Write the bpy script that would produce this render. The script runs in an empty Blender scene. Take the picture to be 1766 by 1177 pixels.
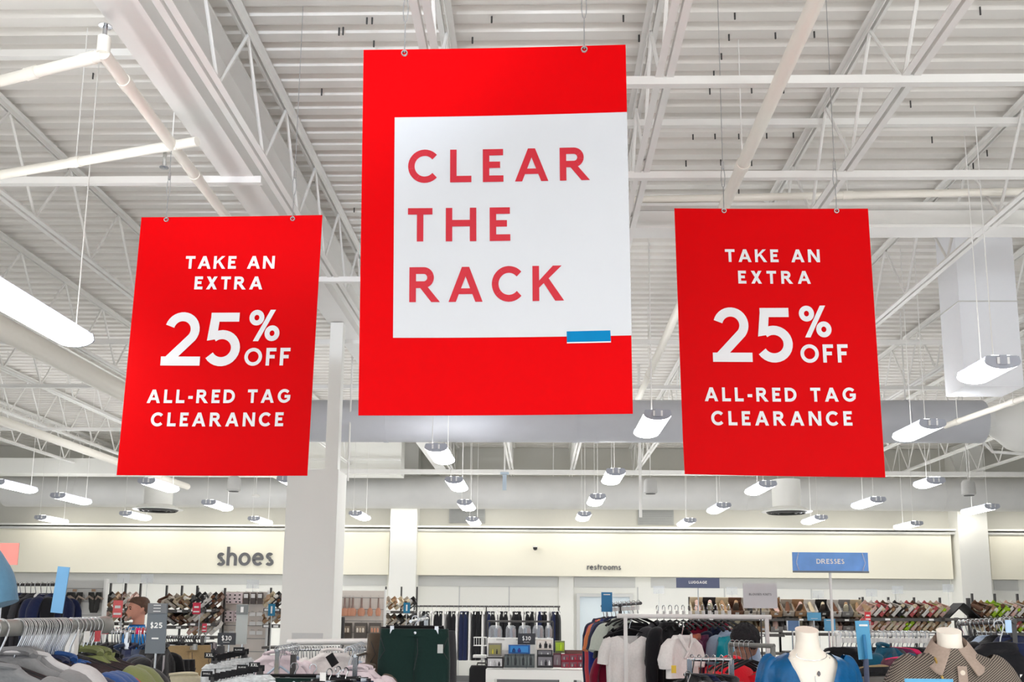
import bpy, math, random
from mathutils import Vector, Matrix, Euler
random.seed(7)
C = bpy.context.scene.collection
S = bpy.context.scene
PI = math.pi
# ------------------------------------------------------------------ camera
F, CX, CY = 1700.0, 883.0, 765.0          # focal length and principal point in 1766x1177 pixels
EYE = Vector((0, 0, 1.6))
_dy = Vector((47, -290, -F)).normalized()  # the store's depth axis seen in camera axes
_h = Vector((1, -0.0087, 0))
_dz = _h.cross(_dy).normalized()
_dx = _dy.cross(_dz).normalized()
R3 = Matrix((_dx, _dy, _dz))
cam = bpy.data.cameras.new('camera')
cam.sensor_width = 36.0
cam.sensor_fit = 'HORIZONTAL'
cam.lens = F / 1766 * 36
cam.shift_y = (CY - 588.5) / 1766
cam.clip_start = 0.05
camo = bpy.data.objects.new('camera', cam)
C.objects.link(camo)
camo.matrix_world = Matrix.Translation(EYE) @ R3.to_4x4()
S.camera = camo
# ------------------------------------------------------------------ light and exposure
S.view_settings.view_transform = 'Standard'
S.view_settings.look = 'None'
S.view_settings.gamma = 1
S.view_settings.use_curve_mapping = False
S.view_settings.exposure = 0.03
try:
    S.cycles.use_denoising = True
    S.cycles.max_bounces = 8
    S.cycles.diffuse_bounces = 6
    S.cycles.sample_clamp_indirect = 8
except Exception:
    pass
w = bpy.data.worlds.new('daylight')
S.world = w
w.use_nodes = True
w.node_tree.nodes['Background'].inputs[0].default_value = (0.9, 0.95, 1.0, 1)
w.node_tree.nodes['Background'].inputs[1].default_value = 1.3
LENS_E, UP_E = 27.0, 8.0

def lamp(x, y, z, sx, sy, power, up=False, col=(1, 1, 1)):
    l = bpy.data.lights.new('ceiling_light', 'AREA')
    l.shape = 'RECTANGLE'; l.size = sx; l.size_y = sy; l.energy = power; l.color = col
    o = bpy.data.objects.new('ceiling_light', l); C.objects.link(o)
    o.location = (x, y, z)
    if up: o.rotation_euler = (PI, 0, 0)
for lx in (-8, -3, 3, 8):                  # the fixture rows over the front of the shop, behind the camera
    for ly in (-5.5, -1.5):
        lamp(lx, ly, 3.5, 0.6, 2.4, 30 if lx < 0 else 80)
        lamp(lx, ly, 3.62, 0.6, 2.4, 175 if lx < 0 else 215, True)  # upward lamps added to brighten the deck
for lx in range(-11, 13, 2):               # wall washers along the ledge over the fascia
    l = bpy.data.lights.new('wall_washer', 'AREA'); l.shape = 'RECTANGLE'; l.size = 1.6; l.size_y = 0.08; l.energy = 7; l.color = (1, 0.96, 0.86)
    o = bpy.data.objects.new('wall_washer', l); C.objects.link(o); o.location = (lx, 22.1, 3.74); o.rotation_euler = (math.radians(38), 0, 0)
sl = bpy.data.lights.new('deck_patch_spot', 'SPOT'); sl.energy = 2600; sl.color = (.8, .88, 1); sl.spot_size = math.radians(17); sl.spot_blend = .35; sl.shadow_soft_size = .3
so = bpy.data.objects.new('deck_patch_spot', sl); C.objects.link(so); so.location = (-1.2, -6.5, 3.3)   # spot added to throw a bluish patch up on the deck
so.rotation_euler = (Vector((-1.35, 7.6, 5.4)) - so.location).to_track_quat('-Z', 'Y').to_euler()
# ------------------------------------------------------------------ helpers
def P(px, py, Y):
    d = R3 @ Vector((px - CX, -(py - CY), -F))
    return EYE + d * (Y / d.y)
def Pz(px, py, z):
    d = R3 @ Vector((px - CX, -(py - CY), -F))
    return EYE + d * ((z - EYE.z) / d.z)
def lin(c):
    return tuple(((v / 255) / 12.92 if v / 255 <= 0.04045 else ((v / 255 + 0.055) / 1.055) ** 2.4) for v in c)
ORD = ('first second third fourth fifth sixth seventh eighth ninth tenth eleventh twelfth thirteenth fourteenth fifteenth sixteenth '
       'seventeenth eighteenth nineteenth twentieth').split()
def ordw(i):
    if i < 20: return ORD[i]
    n = i + 1; t = {2: 'twenty', 3: 'thirty', 4: 'forty', 5: 'fifty'}
    if n % 10 == 0: return {30: 'thirtieth', 40: 'fortieth', 50: 'fiftieth'}[n]
    return t[n // 10] + '-' + ORD[n % 10 - 1]

_mats = {}
def mat(name, col, rough=0.6, metal=0.0, var=0.05, scale=14.0, bump=0.0, emit=0.0, sheen=0.0, alpha=1.0, spec=0.5, trans=0.0):
    if name in _mats: return _mats[name]
    m = bpy.data.materials.new(name); m.use_nodes = True
    nt = m.node_tree; b = nt.nodes['Principled BSDF']
    L = lin(col)
    b.inputs['Roughness'].default_value = rough
    b.inputs['Metallic'].default_value = metal
    b.inputs['Specular IOR Level'].default_value = spec
    if sheen: b.inputs['Sheen Weight'].default_value = sheen
    if alpha < 1: b.inputs['Alpha'].default_value = alpha
    if trans: b.inputs['Transmission Weight'].default_value = trans
    if emit:
        b.inputs['Emission Color'].default_value = (*L, 1); b.inputs['Emission Strength'].default_value = emit
    tc = nt.nodes.new('ShaderNodeTexCoord'); n = nt.nodes.new('ShaderNodeTexNoise')
    n.inputs['Scale'].default_value = scale; n.inputs['Detail'].default_value = 3
    nt.links.new(tc.outputs['Object'], n.inputs['Vector'])
    mx = nt.nodes.new('ShaderNodeMix'); mx.data_type = 'RGBA'
    mx.inputs[6].default_value = (*[max(0, v * (1 - var)) for v in L], 1)
    mx.inputs[7].default_value = (*[min(1, v * (1 + var)) for v in L], 1)
    nt.links.new(n.outputs['Fac'], mx.inputs[0]); nt.links.new(mx.outputs[2], b.inputs['Base Color'])
    if bump:
        bp = nt.nodes.new('ShaderNodeBump'); bp.inputs['Strength'].default_value = bump; bp.inputs['Distance'].default_value = 0.01
        nt.links.new(n.outputs['Fac'], bp.inputs['Height']); nt.links.new(bp.outputs[0], b.inputs['Normal'])
    _mats[name] = m
    return m
def cloth(col, name=None, sheen=0.15, bump=0.25):
    return mat(name or 'cloth_%d_%d_%d' % col, col, 0.9, 0, 0.10, 60, bump, sheen=sheen, spec=0.2)

class MB:
    def __init__(s): s.v = []; s.f = []
    def quad(s, *p):
        i = len(s.v); s.v += [Vector(q) for q in p]; s.f.append(tuple(range(i, i + len(p))))
    def box(s, c, d, rot=None):
        i = len(s.v); c = Vector(c)
        for z in (-.5, .5):
            for x, y in ((-.5, -.5), (.5, -.5), (.5, .5), (-.5, .5)):
                q = Vector((x * d[0], y * d[1], z * d[2]))
                s.v.append(c + (rot @ q if rot else q))
        for f in ((3, 2, 1, 0), (4, 5, 6, 7), (0, 1, 5, 4), (1, 2, 6, 5), (2, 3, 7, 6), (3, 0, 4, 7)):
            s.f.append(tuple(i + k for k in f))
        return s
    def tube(s, pts, r, n=8, cap=True, closed=False):
        pts = [Vector(p) for p in pts]; m = len(pts); base = len(s.v); up = None
        rs = r if isinstance(r, (list, tuple)) else [r] * m
        for k, p in enumerate(pts):
            if closed: d = pts[(k + 1) % m] - pts[k - 1]
            else: d = pts[min(k + 1, m - 1)] - pts[max(k - 1, 0)]
            d.normalize()
            if up is None: up = Vector((0, 0, 1)) if abs(d.z) < .9 else Vector((1, 0, 0))
            a = up - d * up.dot(d)
            if a.length < 1e-5: a = d.orthogonal()
            a.normalize(); up = a; b = d.cross(a)
            rr = rs[k]; ra, rb = rr if isinstance(rr, (list, tuple)) else (rr, rr)
            for j in range(n):
                t = 2 * PI * j / n
                s.v.append(p + a * (math.cos(t) * ra) + b * (math.sin(t) * rb))
        for k in range(m if closed else m - 1):
            for j in range(n):
                j2 = (j + 1) % n; k2 = (k + 1) % m
                s.f.append((base + k * n + j, base + k * n + j2, base + k2 * n + j2, base + k2 * n + j))
        if cap and not closed:
            s.f.append(tuple(base + j for j in range(n))[::-1]); s.f.append(tuple(base + (m - 1) * n + j for j in range(n)))
        return s
    def lathe(s, prof, c=(0, 0, 0), n=24, cap=True):
        c = Vector(c); base = len(s.v)
        for r, z in prof:
            for j in range(n):
                t = 2 * PI * j / n; s.v.append(c + Vector((r * math.cos(t), r * math.sin(t), z)))
        for k in range(len(prof) - 1):
            for j in range(n):
                j2 = (j + 1) % n
                s.f.append((base + k * n + j, base + k * n + j2, base + (k + 1) * n + j2, base + (k + 1) * n + j))
        if cap:
            s.f.append(tuple(base + j for j in range(n))[::-1]); s.f.append(tuple(base + (len(prof) - 1) * n + j for j in range(n)))
        return s
    def grid(s, fn, nu, nv, cu=False):
        base = len(s.v); uu = nu if cu else nu + 1
        for j in range(nv + 1):
            for i in range(uu): s.v.append(Vector(fn(i / nu, j / nv)))
        for j in range(nv):
            for i in range(nu):
                i2 = (i + 1) % uu
                s.f.append((base + j * uu + i, base + j * uu + i2, base + (j + 1) * uu + i2, base + (j + 1) * uu + i))
        return s
    def loft(s, rows, n=24, cap=True, top=True):
        # rows: (centre xyz, half width x, half depth y, exponent)
        base = len(s.v)
        for (c, hx, hy, e) in rows:
            for j in range(n):
                t = 2 * PI * j / n; ct, st = math.cos(t), math.sin(t)
                s.v.append(Vector(c) + Vector((hx * math.copysign(abs(ct) ** e, ct), hy * math.copysign(abs(st) ** e, st), 0)))
        for k in range(len(rows) - 1):
            for j in range(n):
                j2 = (j + 1) % n
                s.f.append((base + k * n + j, base + (k + 1) * n + j, base + (k + 1) * n + j2, base + k * n + j2))
        if cap:
            if top: s.f.append(tuple(base + j for j in range(n)))
            s.f.append(tuple(base + (len(rows) - 1) * n + j for j in range(n))[::-1])
        return s
    def build(s, name, m, parent=None, smooth=True, world=False, loc=None, tagit=None):
        off = Vector((0, 0, 0))
        if world and parent is not None: off = parent.location.copy()
        if loc is not None: off = Vector(loc)
        me = bpy.data.meshes.new(name)
        me.from_pydata([tuple(p - off) for p in s.v], [], s.f); me.update()
        me.materials.append(m)
        o = bpy.data.objects.new(name, me); C.objects.link(o)
        if parent is not None: o.parent = parent
        if loc is not None: o.location = loc
        if smooth:
            for p in me.polygons: p.use_smooth = True
            try: me.set_sharp_from_angle(angle=math.radians(75 if name in ('body', 'sleeve', 'trouser_body', 'jacket') else 38))
            except Exception: pass
        return o
def tag(o, label, cat, group=None):
    o['label'] = label; o['category'] = cat
    if group: o['group'] = group
    return o
def thing(name, label, cat, loc=(0, 0, 0), rz=0, group=None):
    o = bpy.data.objects.new(name, None); C.objects.link(o); o.empty_display_size = 0.05
    o.location = loc; o.rotation_euler = (0, 0, rz)
    return tag(o, label, cat, group)
def struct(o): o['kind'] = 'structure'; return o
_kids = {}
def copy_tree(o, parent=None, mats=None):
    c = o.copy(); C.objects.link(c)
    if parent is not None: c.parent = parent
    if mats and o.type == 'MESH' and o.name.split('.')[0] in mats:
        c.material_slots[0].link = 'OBJECT'; c.material_slots[0].material = mats[o.name.split('.')[0]]
    for ch in o.children: copy_tree(ch, c, mats)
    return c
PROTO = {}
def proto(key, make):
    if key not in PROTO: PROTO[key] = [make(), False]
    return PROTO[key]
def place(key, make, loc, rot=(0, 0, 0), label='', cat='', group=None, mats=None, scale=None):
    p = proto(key, make)
    if not p[1] and not mats: o = p[0]; p[1] = True
    elif not p[1]:
        o = p[0]; p[1] = True
        for q in [o] + list(o.children_recursive):
            k = q.name.split('.')[0]
            if q.type == 'MESH' and k in mats: q.material_slots[0].link = 'OBJECT'; q.material_slots[0].material = mats[k]
    else: o = copy_tree(p[0], None, mats)
    o.location = loc; o.rotation_euler = rot
    if scale: o.scale = scale
    return tag(o, label, cat, group)
def em(name):
    o = bpy.data.objects.new(name, None); C.objects.link(o); o.empty_display_size = 0.05; return o
# ------------------------------------------------------------------ lettering: strokes of one width, like a geometric sans
def arc(cx, cy, rx, ry, a0, a1, n=20):
    return [(cx + rx * math.cos(math.radians(a0 + (a1 - a0) * i / n)), cy + ry * math.sin(math.radians(a0 + (a1 - a0) * i / n))) for i in range(n + 1)]
def glyph(c, t):
    h = t / 2; st = lambda x: [(x, 0), (x, 1)]; bar = lambda a, b, y: [(a, y), (b, y)]
    if c == 'A': return 1.0, [], [[(0, 0), (t * 1.1, 0), (.5 + t * .55, 1), (.5 - t * .55, 1)], [(1, 0), (.5 + t * .55, 1), (.5 - t * .55, 1), (1 - t * 1.1, 0)], [(.2, .22), (.8, .22), (.8, .22 + t * .85), (.2, .22 + t * .85)]]
    if c == 'B': return .68, [st(h), [(h, 1 - h), (.38, 1 - h)] + arc(.38, .76, .24 - h, .24 - h, 90, -90) + [(h, .52)], [(h, .52)] + arc(.4, .27, .27 - h, .27 - h, 90, -90)[0:] + [(h, h)]], []
    if c == 'C': return .92, [arc(.5, .5, .5 - h, .51 - h, 42, 318, 28)], []
    if c == 'D': return .86, [st(h), [(h, 1 - h), (.36, 1 - h)] + arc(.36, .5, .5 - h, .5 - h, 90, -90) + [(h, h)]], []
    if c == 'E': return .62, [st(h), bar(0, .62, h), bar(0, .52, .52), bar(0, .61, 1 - h)], []
    if c == 'F': return .58, [st(h), bar(0, .5, .5), bar(0, .58, 1 - h)], []
    if c == 'G': return .98, [arc(.5, .5, .5 - h, .51 - h, 42, 330, 28), [(.52, .47), (.96, .47)], [(.96 - h, .47), (.93 - h, .2)]], []
    if c == 'H': return .92, [st(h), st(.92 - h), bar(0, .92, .54)], []
    if c == 'I': return t, [st(h)], []
    if c == 'K': return .9, [st(h)], [[(t * .9, .36), (t * .9, .56), (.6, 1), (.86, 1)], [(.3, .55), (.46, .66), (.92, 0), (.66, 0)]]
    if c == 'L': return .64, [st(h), bar(0, .64, h)], []
    if c == 'M': return 1.06, [st(h), st(1.06 - h)], [[(0, 1), (t * 1.15, 1), (.6, .2), (.46, .2)], [(1.06, 1), (1.06 - t * 1.15, 1), (.46, .2), (.6, .2)]]
    if c == 'N': return .9, [st(h), st(.9 - h)], [[(0, 1), (t * 1.1, 1), (.9, 0), (.9 - t * 1.1, 0)]]
    if c == 'O': return 1.02, [arc(.51, .5, .51 - h, .51 - h, 0, 360, 36)], []
    if c == 'P': return .7, [st(h), [(h, 1 - h), (.4, 1 - h)] + arc(.4, .7, .3 - h, .3 - h, 90, -90) + [(h, .4 + h)]], []
    if c == 'R': return .88, [st(h), [(h, 1 - h), (.42, 1 - h)] + arc(.42, .7, .3 - h, .3 - h, 90, -90) + [(h, .4 + h)]], [[(.28, .45), (.28 + t * 1.25, .45), (.9, 0), (.9 - t * 1.3, 0)]]
    if c == 'S': return .64, [arc(.32, .74, .27 - h, .26 - h, 25, 270, 16) + arc(.32, .265, .31 - h, .275 - h, 90, -155, 16)[1:]], []
    if c == 'T': return .74, [[(.37, 0), (.37, 1)], bar(0, .74, 1 - h)], []
    if c == 'U': return .82, [[(h, 1), (h, .4)] + arc(.41, .4, .41 - h, .41 - h, 180, 360) + [(.82 - h, 1)]], []
    if c == 'X': return .82, [], [[(0, 0), (t * 1.2, 0), (.82, 1), (.82 - t * 1.2, 1)], [(.82, 0), (.82 - t * 1.2, 0), (0, 1), (t * 1.2, 1)]]
    if c == '0': return .7, [arc(.35, .5, .35 - h, .51 - h, 0, 360, 32)], []
    if c == '1': return .36, [[(.36 - h, 0), (.36 - h, 1)], [(0, .8), (.3, .95)]], []
    if c == '2': return .74, [arc(.36, .68, .33 - h, .33 - h, 165, -38, 18) + [(.12, h)], bar(0, .74, h)], []
    if c == '3': return .62, [arc(.3, .745, .27 - h, .26 - h, 150, -90, 16), arc(.29, .28, .31 - h, .29 - h, 90, -150, 18)], []
    if c == '5': return .72, [[(.12, 1 - h), (.66, 1 - h)], arc(.36, .33, .35 - h, .34 - h, 128, -148, 22)], [[(.13, 1), (.13 + t, 1), (.1 + t * .9, .5), (.07, .47)]]
    if c == '%': return 1.0, [arc(.24, .75, .24 - h, .25 - h, 0, 360, 24), arc(.76, .25, .24 - h, .25 - h, 0, 360, 24)], [[(.16, 0), (.16 + t * 1.05, 0), (.84, 1), (.84 - t * 1.05, 1)]]
    if c == '-': return .34, [bar(0, .34, .42)], []
    if c == '$': w, a, b = glyph('S', t); return w, a + [[(.32, -.12), (.32, 1.12)]], b
    if c == 'h': return .55, [st(h), arc(.275, .38, .275 - h, .31 - h, 175, 0, 14) + [(.55 - h, 0)]], []
    if c == 'o': return .64, [arc(.32, .34, .32 - h, .35 - h, 0, 360, 28)], []
    if c == 'e': return .62, [arc(.31, .34, .31 - h, .35 - h, 0, 318, 24), [(.05, .36), (.58, .36)]], []
    if c == 's': return .44, [[(x * .69, y * .68) for x, y in arc(.32, .74, .27 - h * 1.3, .26 - h * 1.3, 25, 270, 14) + arc(.32, .265, .31 - h * 1.3, .275 - h * 1.3, 90, -155, 14)[1:]]], []
    if c == 'r': return .36, [[(h, 0), (h, .68)], arc(.34, .34, .34 - h, .34 - h, 175, 75, 10)], []
    if c == 't': return .4, [[(.17, 0), (.17, .95)], bar(0, .4, .64)], []
    if c == 'm': return 1.0, [[(h, 0), (h, .68)], arc(.27, .38, .27 - h, .3 - h, 175, 0, 12) + [(.54 - h, 0)], arc(.54 + .46 / 2 - h, .38, .27 - h, .3 - h, 175, 0, 12) + [(1.0 - h, 0)]], []
    return .42, [], []
def ribbon(pts, t):
    pts = [p for i, p in enumerate(pts) if i == 0 or (Vector(p) - Vector(pts[i - 1])).length > 1e-4]
    n = len(pts); closed = (Vector(pts[0]) - Vector(pts[-1])).length < 1e-6
    L, Rr = [], []
    for i in range(n):
        p = Vector(pts[i])
        a = Vector(pts[i - 1]) if i > 0 else (Vector(pts[-2]) if closed else None)
        b = Vector(pts[i + 1]) if i < n - 1 else (Vector(pts[1]) if closed else None)
        d1 = (p - a).normalized() if a is not None else None
        d2 = (b - p).normalized() if b is not None else None
        if d1 is None: d1 = d2
        if d2 is None: d2 = d1
        n1 = Vector((-d1.y, d1.x)); n2 = Vector((-d2.y, d2.x)); m = n1 + n2
        m = m.normalized() if m.length > 1e-4 else n1
        k = (t / 2) / max(.45, m.dot(n1))
        L.append(p + m * k); Rr.append(p - m * k)
    return [[Rr[i], Rr[i + 1], L[i + 1], L[i]] for i in range(n - 1)]
def text_polys(s, t, gap):
    out = []; x = 0
    for c in s:
        w_, strokes, polys = glyph(c, t)
        q = []
        for k in strokes: q += ribbon(k, t)
        q += [[Vector(p) for p in pl] for pl in polys]
        for pl in q: out.append([Vector((p[0] + x, p[1])) for p in pl])
        x += w_ + gap
    return out, x - gap
def text_fit(s, width_over_height, t):
    n = max(1, len(s) - 1); w_ = sum(glyph(c, t)[0] for c in s)
    return text_polys(s, t, (width_over_height - w_) / n)[0]
def put_text(mb, polys, f, depth=None):
    # f maps (x in cap heights, y in cap heights) to a point; depth extrudes along the given vector
    for k, pl in enumerate(polys):
        a = sum((pl[i].x * pl[(i + 1) % len(pl)].y - pl[(i + 1) % len(pl)].x * pl[i].y) for i in range(len(pl)))
        if a < 0: pl = pl[::-1]
        q = [Vector(f(p[0], p[1])) for p in pl]
        nn = (q[1] - q[0]).cross(q[2] - q[0])
        if nn.length > 1e-12: nn = nn.normalized() * (0.00012 * (k % 5)); q = [p + nn for p in q]
        mb.quad(*q)
        if depth is not None:
            for i in range(len(q)): mb.quad(q[i], q[i] + depth, q[(i + 1) % len(q)] + depth, q[(i + 1) % len(q)])
def flat_text(s, origin, xdir, zdir, width, height, t, m, name, parent, depth=None):
    mb = MB(); o = Vector(origin); xd = Vector(xdir); zd = Vector(zdir)
    put_text(mb, text_fit(s, width / height, t), lambda x, y: o + xd * (x * height) + zd * (y * height), depth)
    return mb.build(name, m, parent, smooth=False, world=(parent is not None))
# ------------------------------------------------------------------ the setting
M_deck = mat('painted_deck', (231, 228, 223), 0.7, var=0.03, scale=3)
M_steel = mat('painted_steel', (237, 236, 233), 0.55, var=0.03, scale=6)
M_wall = mat('wall_paint', (250, 250, 245), 0.75, var=0.015, scale=2)
M_cream = mat('cream_fascia_paint', (250, 246, 230), 0.7, var=0.01, scale=2)
M_gray = mat('pale_gray_paint', (214, 215, 214), 0.7, var=0.015, scale=2)
M_col = mat('column_paint', (243, 243, 239), 0.6, var=0.012, scale=2)
M_duct = mat('duct_paint', (196, 198, 204), 0.5, var=0.04, scale=5)
M_floor = mat('floor_tile', (214, 215, 216), 0.35, var=0.04, scale=1.5)
M_dark = mat('dark_gap', (70, 70, 70), 0.6)
ZD = 1.6 + 3.80                      # underside of the deck
WY = 23.0                            # back wall
def slab(name, c, d, m): return struct(MB().box(c, d).build(name, m, smooth=False))
slab('floor', (0, 7, -0.06), (40, 36, 0.12), M_floor)
slab('wall_back', (0, WY + 0.1, 2.8), (40, 0.2, 5.6), M_wall)
slab('wall_left', (-20.1, 7, 2.8), (0.2, 36, 5.6), M_wall)
slab('wall_right', (20.1, 7, 2.8), (0.2, 36, 5.6), M_wall)
mb = MB(); y = -11.0; prof = []
while y < WY:                        # corrugated roof deck, ribs running across the shop
    prof += [(y, 0), (y + 0.095, 0), (y + 0.115, 0.048), (y + 0.18, 0.048)]
    y += 0.2
i0 = 0
for (yy, zz) in prof: mb.v += [Vector((-20, yy, ZD + zz)), Vector((20, yy, ZD + zz))]
for k in range(len(prof) - 1): mb.f.append((2 * k, 2 * k + 1, 2 * k + 3, 2 * k + 2))
deck = struct(mb.build('ceiling', M_deck, smooth=False))
m = MB()
for px, py in ((1102, 58), (1267, 20), (1257, 57), (1337, 54), (1404, 52), (1244, 90), (1231, 122), (1224, 151), (1296, 149), (1351, 149), (1202, 207), (1195, 230), (1233, 229), (1274, 229), (1322, 228), (1368, 227), (1108, 231), (1183, 277), (1243, 275), (1296, 276), (1570, 174), (1690, 12), (1607, 236), (1702, 259), (1664, 271), (1678, 281), (1659, 303), (1634, 322), (1274, 327), (1398, 353), (633, 28), (642, 28), (645, 68), (585, 48), (592, 47), (555, 153), (611, 357), (161, 124), (848, 26), (815, 62), (1075, 24), (1102, 59)):
    q = Pz(px, py, ZD + .01); m.tube([q, q - Vector((0, 0, .055))], .006, 6)
m.build('screw_tips', M_dark, deck)
# fascia panels, grey band, light ledge, pilasters on the back wall
fz0, fz1 = P(950, 994, 22.7).z, P(950, 918, 22.7).z
for n, (a, b) in enumerate(((-420, 497), (590, 671), (720, 1641), (1707, 2150))):
    xa, xb = P(a, 950, 22.7).x, P(b, 950, 22.7).x
    slab('trim_%d' % (n + 1), ((xa + xb) / 2, 22.84, (fz0 + fz1) / 2), (xb - xa, 0.3, fz1 - fz0), M_cream)
gz = P(950, 1012, 22.9).z
for n, (a, b) in enumerate(((-420, 497), (580, 668), (722, 962), (990, 1095), (1122, 1636), (1711, 1752))):
    xa, xb = P(a, 950, 22.95).x, P(b, 950, 22.95).x
    slab('trim_%d' % (n + 10), ((xa + xb) / 2, 22.985, (fz0 + gz) / 2 - 0.01), (xb - xa, 0.03, fz0 - gz), M_gray)
lz = P(950, 910, 22.6).z
slab('trim_19', (0, 22.97, (lz + ZD) / 2), (40, 0.04, ZD - lz), mat('upper_wall_gray', (214, 213, 206), 0.7, var=0.015))
slab('trim_20', (0, 22.75, lz), (40, 0.36, 0.04), M_col)
slab('trim_21', (0, 22.66, lz - 0.075), (40, 0.05, 0.05), M_gray)
for n, (a, b) in enumerate(((672, 718), (1655, 1706))):
    xa, xb = P(a, 950, 22.45).x, P(b, 950, 22.45).x
    slab('trim_%d' % (n + 30), ((xa + xb) / 2, 22.72, 2.7), (xb - xa, 0.55, 5.4), M_col)
xa, xb = P(964, 950, 22.9).x, P(989, 950, 22.9).x
slab('trim_40', ((xa + xb) / 2, 22.96, fz0 / 2), (xb - xa, 0.08, fz0), M_col)
for n, px in enumerate((792, 878, 1040 + 60, 1250, 1400, 1545)):
    x = P(px, 1030, 22.97).x
    slab('trim_%d' % (n + 50), (x, 22.99, gz / 2), (0.025, 0.02, gz), M_gray)
slab('baseboard_back', (0, 22.98, 0.07), (40, 0.03, 0.14), mat('baseboard', (120, 120, 122), 0.5))
# restroom door
d0, d1 = P(1000, 1040, 22.9).x, P(1086, 1040, 22.9).x; dzt = P(1040, 1030, 22.9).z
do = struct(MB().box(((d0 + d1) / 2, 22.95, dzt / 2), (d1 - d0, 0.05, dzt)).build('door_1', mat('door_paint', (224, 236, 243), 0.4, var=0.01), smooth=False))
fr = MB(); fw = 0.075
fr.box((d0 - fw / 2, 22.93, dzt / 2), (fw, 0.12, dzt)); fr.box((d1 + fw / 2, 22.93, dzt / 2), (fw, 0.12, dzt)); fr.box(((d0 + d1) / 2, 22.93, dzt + fw / 2), (d1 - d0 + 2 * fw, 0.12, fw))
fr.build('door_frame', M_gray, do, smooth=False)
hh = MB(); hh.tube([(d0 + 0.09, 22.93, 1.0), (d0 + 0.09, 22.86, 1.0), (d0 + 0.21, 22.86, 1.0)], 0.011); hh.build('door_handle', mat('chrome', (205, 207, 210), 0.22, 1.0, var=0.02), do)
M_chrome = mat('chrome', (205, 207, 210), 0.22, 1.0)
# box column with the steel post above it
cz = P(540, 810, 9.95).z; cxa, cxb = P(495, 830, 9.95).x, P(583, 830, 9.95).x
col = MB().box(((cxa + cxb) / 2, 10.17, cz / 2), (cxb - cxa, 0.44, cz))
co = struct(col.build('column', M_col, smooth=False)); co['label'] = 'boxed white column beside the shoe department'
r0 = P(504, 1092, 9.95); r1 = P(557, 1100, 9.95)
MB().box(((r0.x + r1.x) / 2, 9.948, (r0.z + r1.z) / 2 - 0.04), (r1.x - r0.x, 0.012, 0.12)).build('recess_panel', M_gray, co, smooth=False)
pxa, pxb = P(562, 800, 10.2).x, P(584, 800, 10.2).x
st = struct(MB().box(((pxa + pxb) / 2, 10.22, (cz + 4.64) / 2), (pxb - pxa, 0.13, 4.64 - cz)).build('column', M_col, smooth=False))
# bulkheads and beams at the back
ba = P(692, 780, 20.6); bz0, bz1 = P(640, 819, 20.6).z, P(640, 700, 20.6).z
slab('trim_60', ((ba.x - 6.5) / 2, 20.9, (bz0 + ZD) / 2), (ba.x + 6.5, 0.5, ZD - bz0), M_wall)
slab('trim_61', ((ba.x - 6.5) / 2, 20.62, P(640, 793, 20.6).z), (ba.x + 6.5, 0.08, 0.05), M_col)
slab('trim_62', (-13.2, 20.9, (bz0 + P(100, 790, 20.6).z) / 2), (13.4, 0.5, P(100, 790, 20.6).z - bz0), M_wall)
slab('trim_63', (8, 20.5, P(900, 815, 20.5).z), (30, 0.14, 0.09), M_steel)
bz = 1.6 + 3.05
yb = Pz(1600, 397, bz).y
slab('trim_64', (7.2, yb + 0.05, bz + 0.012), (13.4, 0.22, 0.024), M_steel)
slab('trim_65', (7.2, yb + 0.05, bz + 0.1), (13.4, 0.03, 0.17), M_steel)
slab('trim_66', (7.2, yb + 0.05, bz + 0.2), (13.4, 0.22, 0.024), M_steel)
# long steel girder left of the big banner
g = MB(); gx = -2.17; gb, gt = 1.6 + 3.05, 1.6 + 3.68
g.box((gx, 6, gb + 0.011), (0.235, 34, 0.022)); g.box((gx, 6, gt), (0.235, 34, 0.022)); g.box((gx, 6, (gb + gt) / 2), (0.016, 34, gt - gb))
o = tag(g.build('steel_girder', M_steel, smooth=False), 'deep white steel girder running back above the box column', 'girder')
# open-web roof joists
def joist(X, label, y0=-4.0, y1=22.7, n=27, zb=1.6 + 3.05, zt=1.6 + 3.75):
    t = thing('roof_joist', label, 'joist', (X, 0, 0), 0, 'open web roof joists')
    for nm, z in (('top_chord', zt), ('bottom_chord', zb)):
        m = MB()
        for s in (-1, 1):
            m.box((s * 0.032, (y0 + y1) / 2, z), (0.042, y1 - y0, 0.008)); m.box((s * 0.014, (y0 + y1) / 2, z + (0.022 if nm == 'bottom_chord' else -0.022)), (0.007, y1 - y0, 0.04))
        m.build(nm, M_steel, t, smooth=False)
    m = MB(); k = 0; step = (y1 - y0) / n
    for i in range(n):
        ya = y0 + i * step
        m.tube([(0, ya, zt - 0.03), (0, ya + step / 2, zb + 0.03)], 0.012, 6, False); m.tube([(0, ya + step / 2, zb + 0.03), (0, ya + step, zt - 0.03)], 0.012, 6, False)
    m.build('web_lattice', M_steel, t)
for X, lab in ((-1.93, 'white roof joist running close along the deep steel girder'), (-0.62, 'white roof joist passing above the big centre banner'),
               (0.71, 'white roof joist just beyond the edge of the centre banner'), (2.12, 'white roof joist passing over the banner nearest the dresses sign'),
               (3.57, 'white roof joist crossing above the white duct drop'), (5.02, 'second white roof joist past the white duct drop'),
               (6.47, 'third white roof joist past the white duct drop'), (7.92, 'fourth white roof joist past the white duct drop'), (9.4, 'farthest white roof joist past the white duct drop'),
               (-4.05, 'white roof joist above the banner nearest the shoes sign'), (-5.52, 'second white roof joist out from the steel girder'),
               (-7.0, 'third white roof joist out from the steel girder'), (-8.5, 'fourth white roof joist out from the steel girder'), (-10.0, 'outermost white roof joist far from the girder')):
    joist(X, lab)
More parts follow.
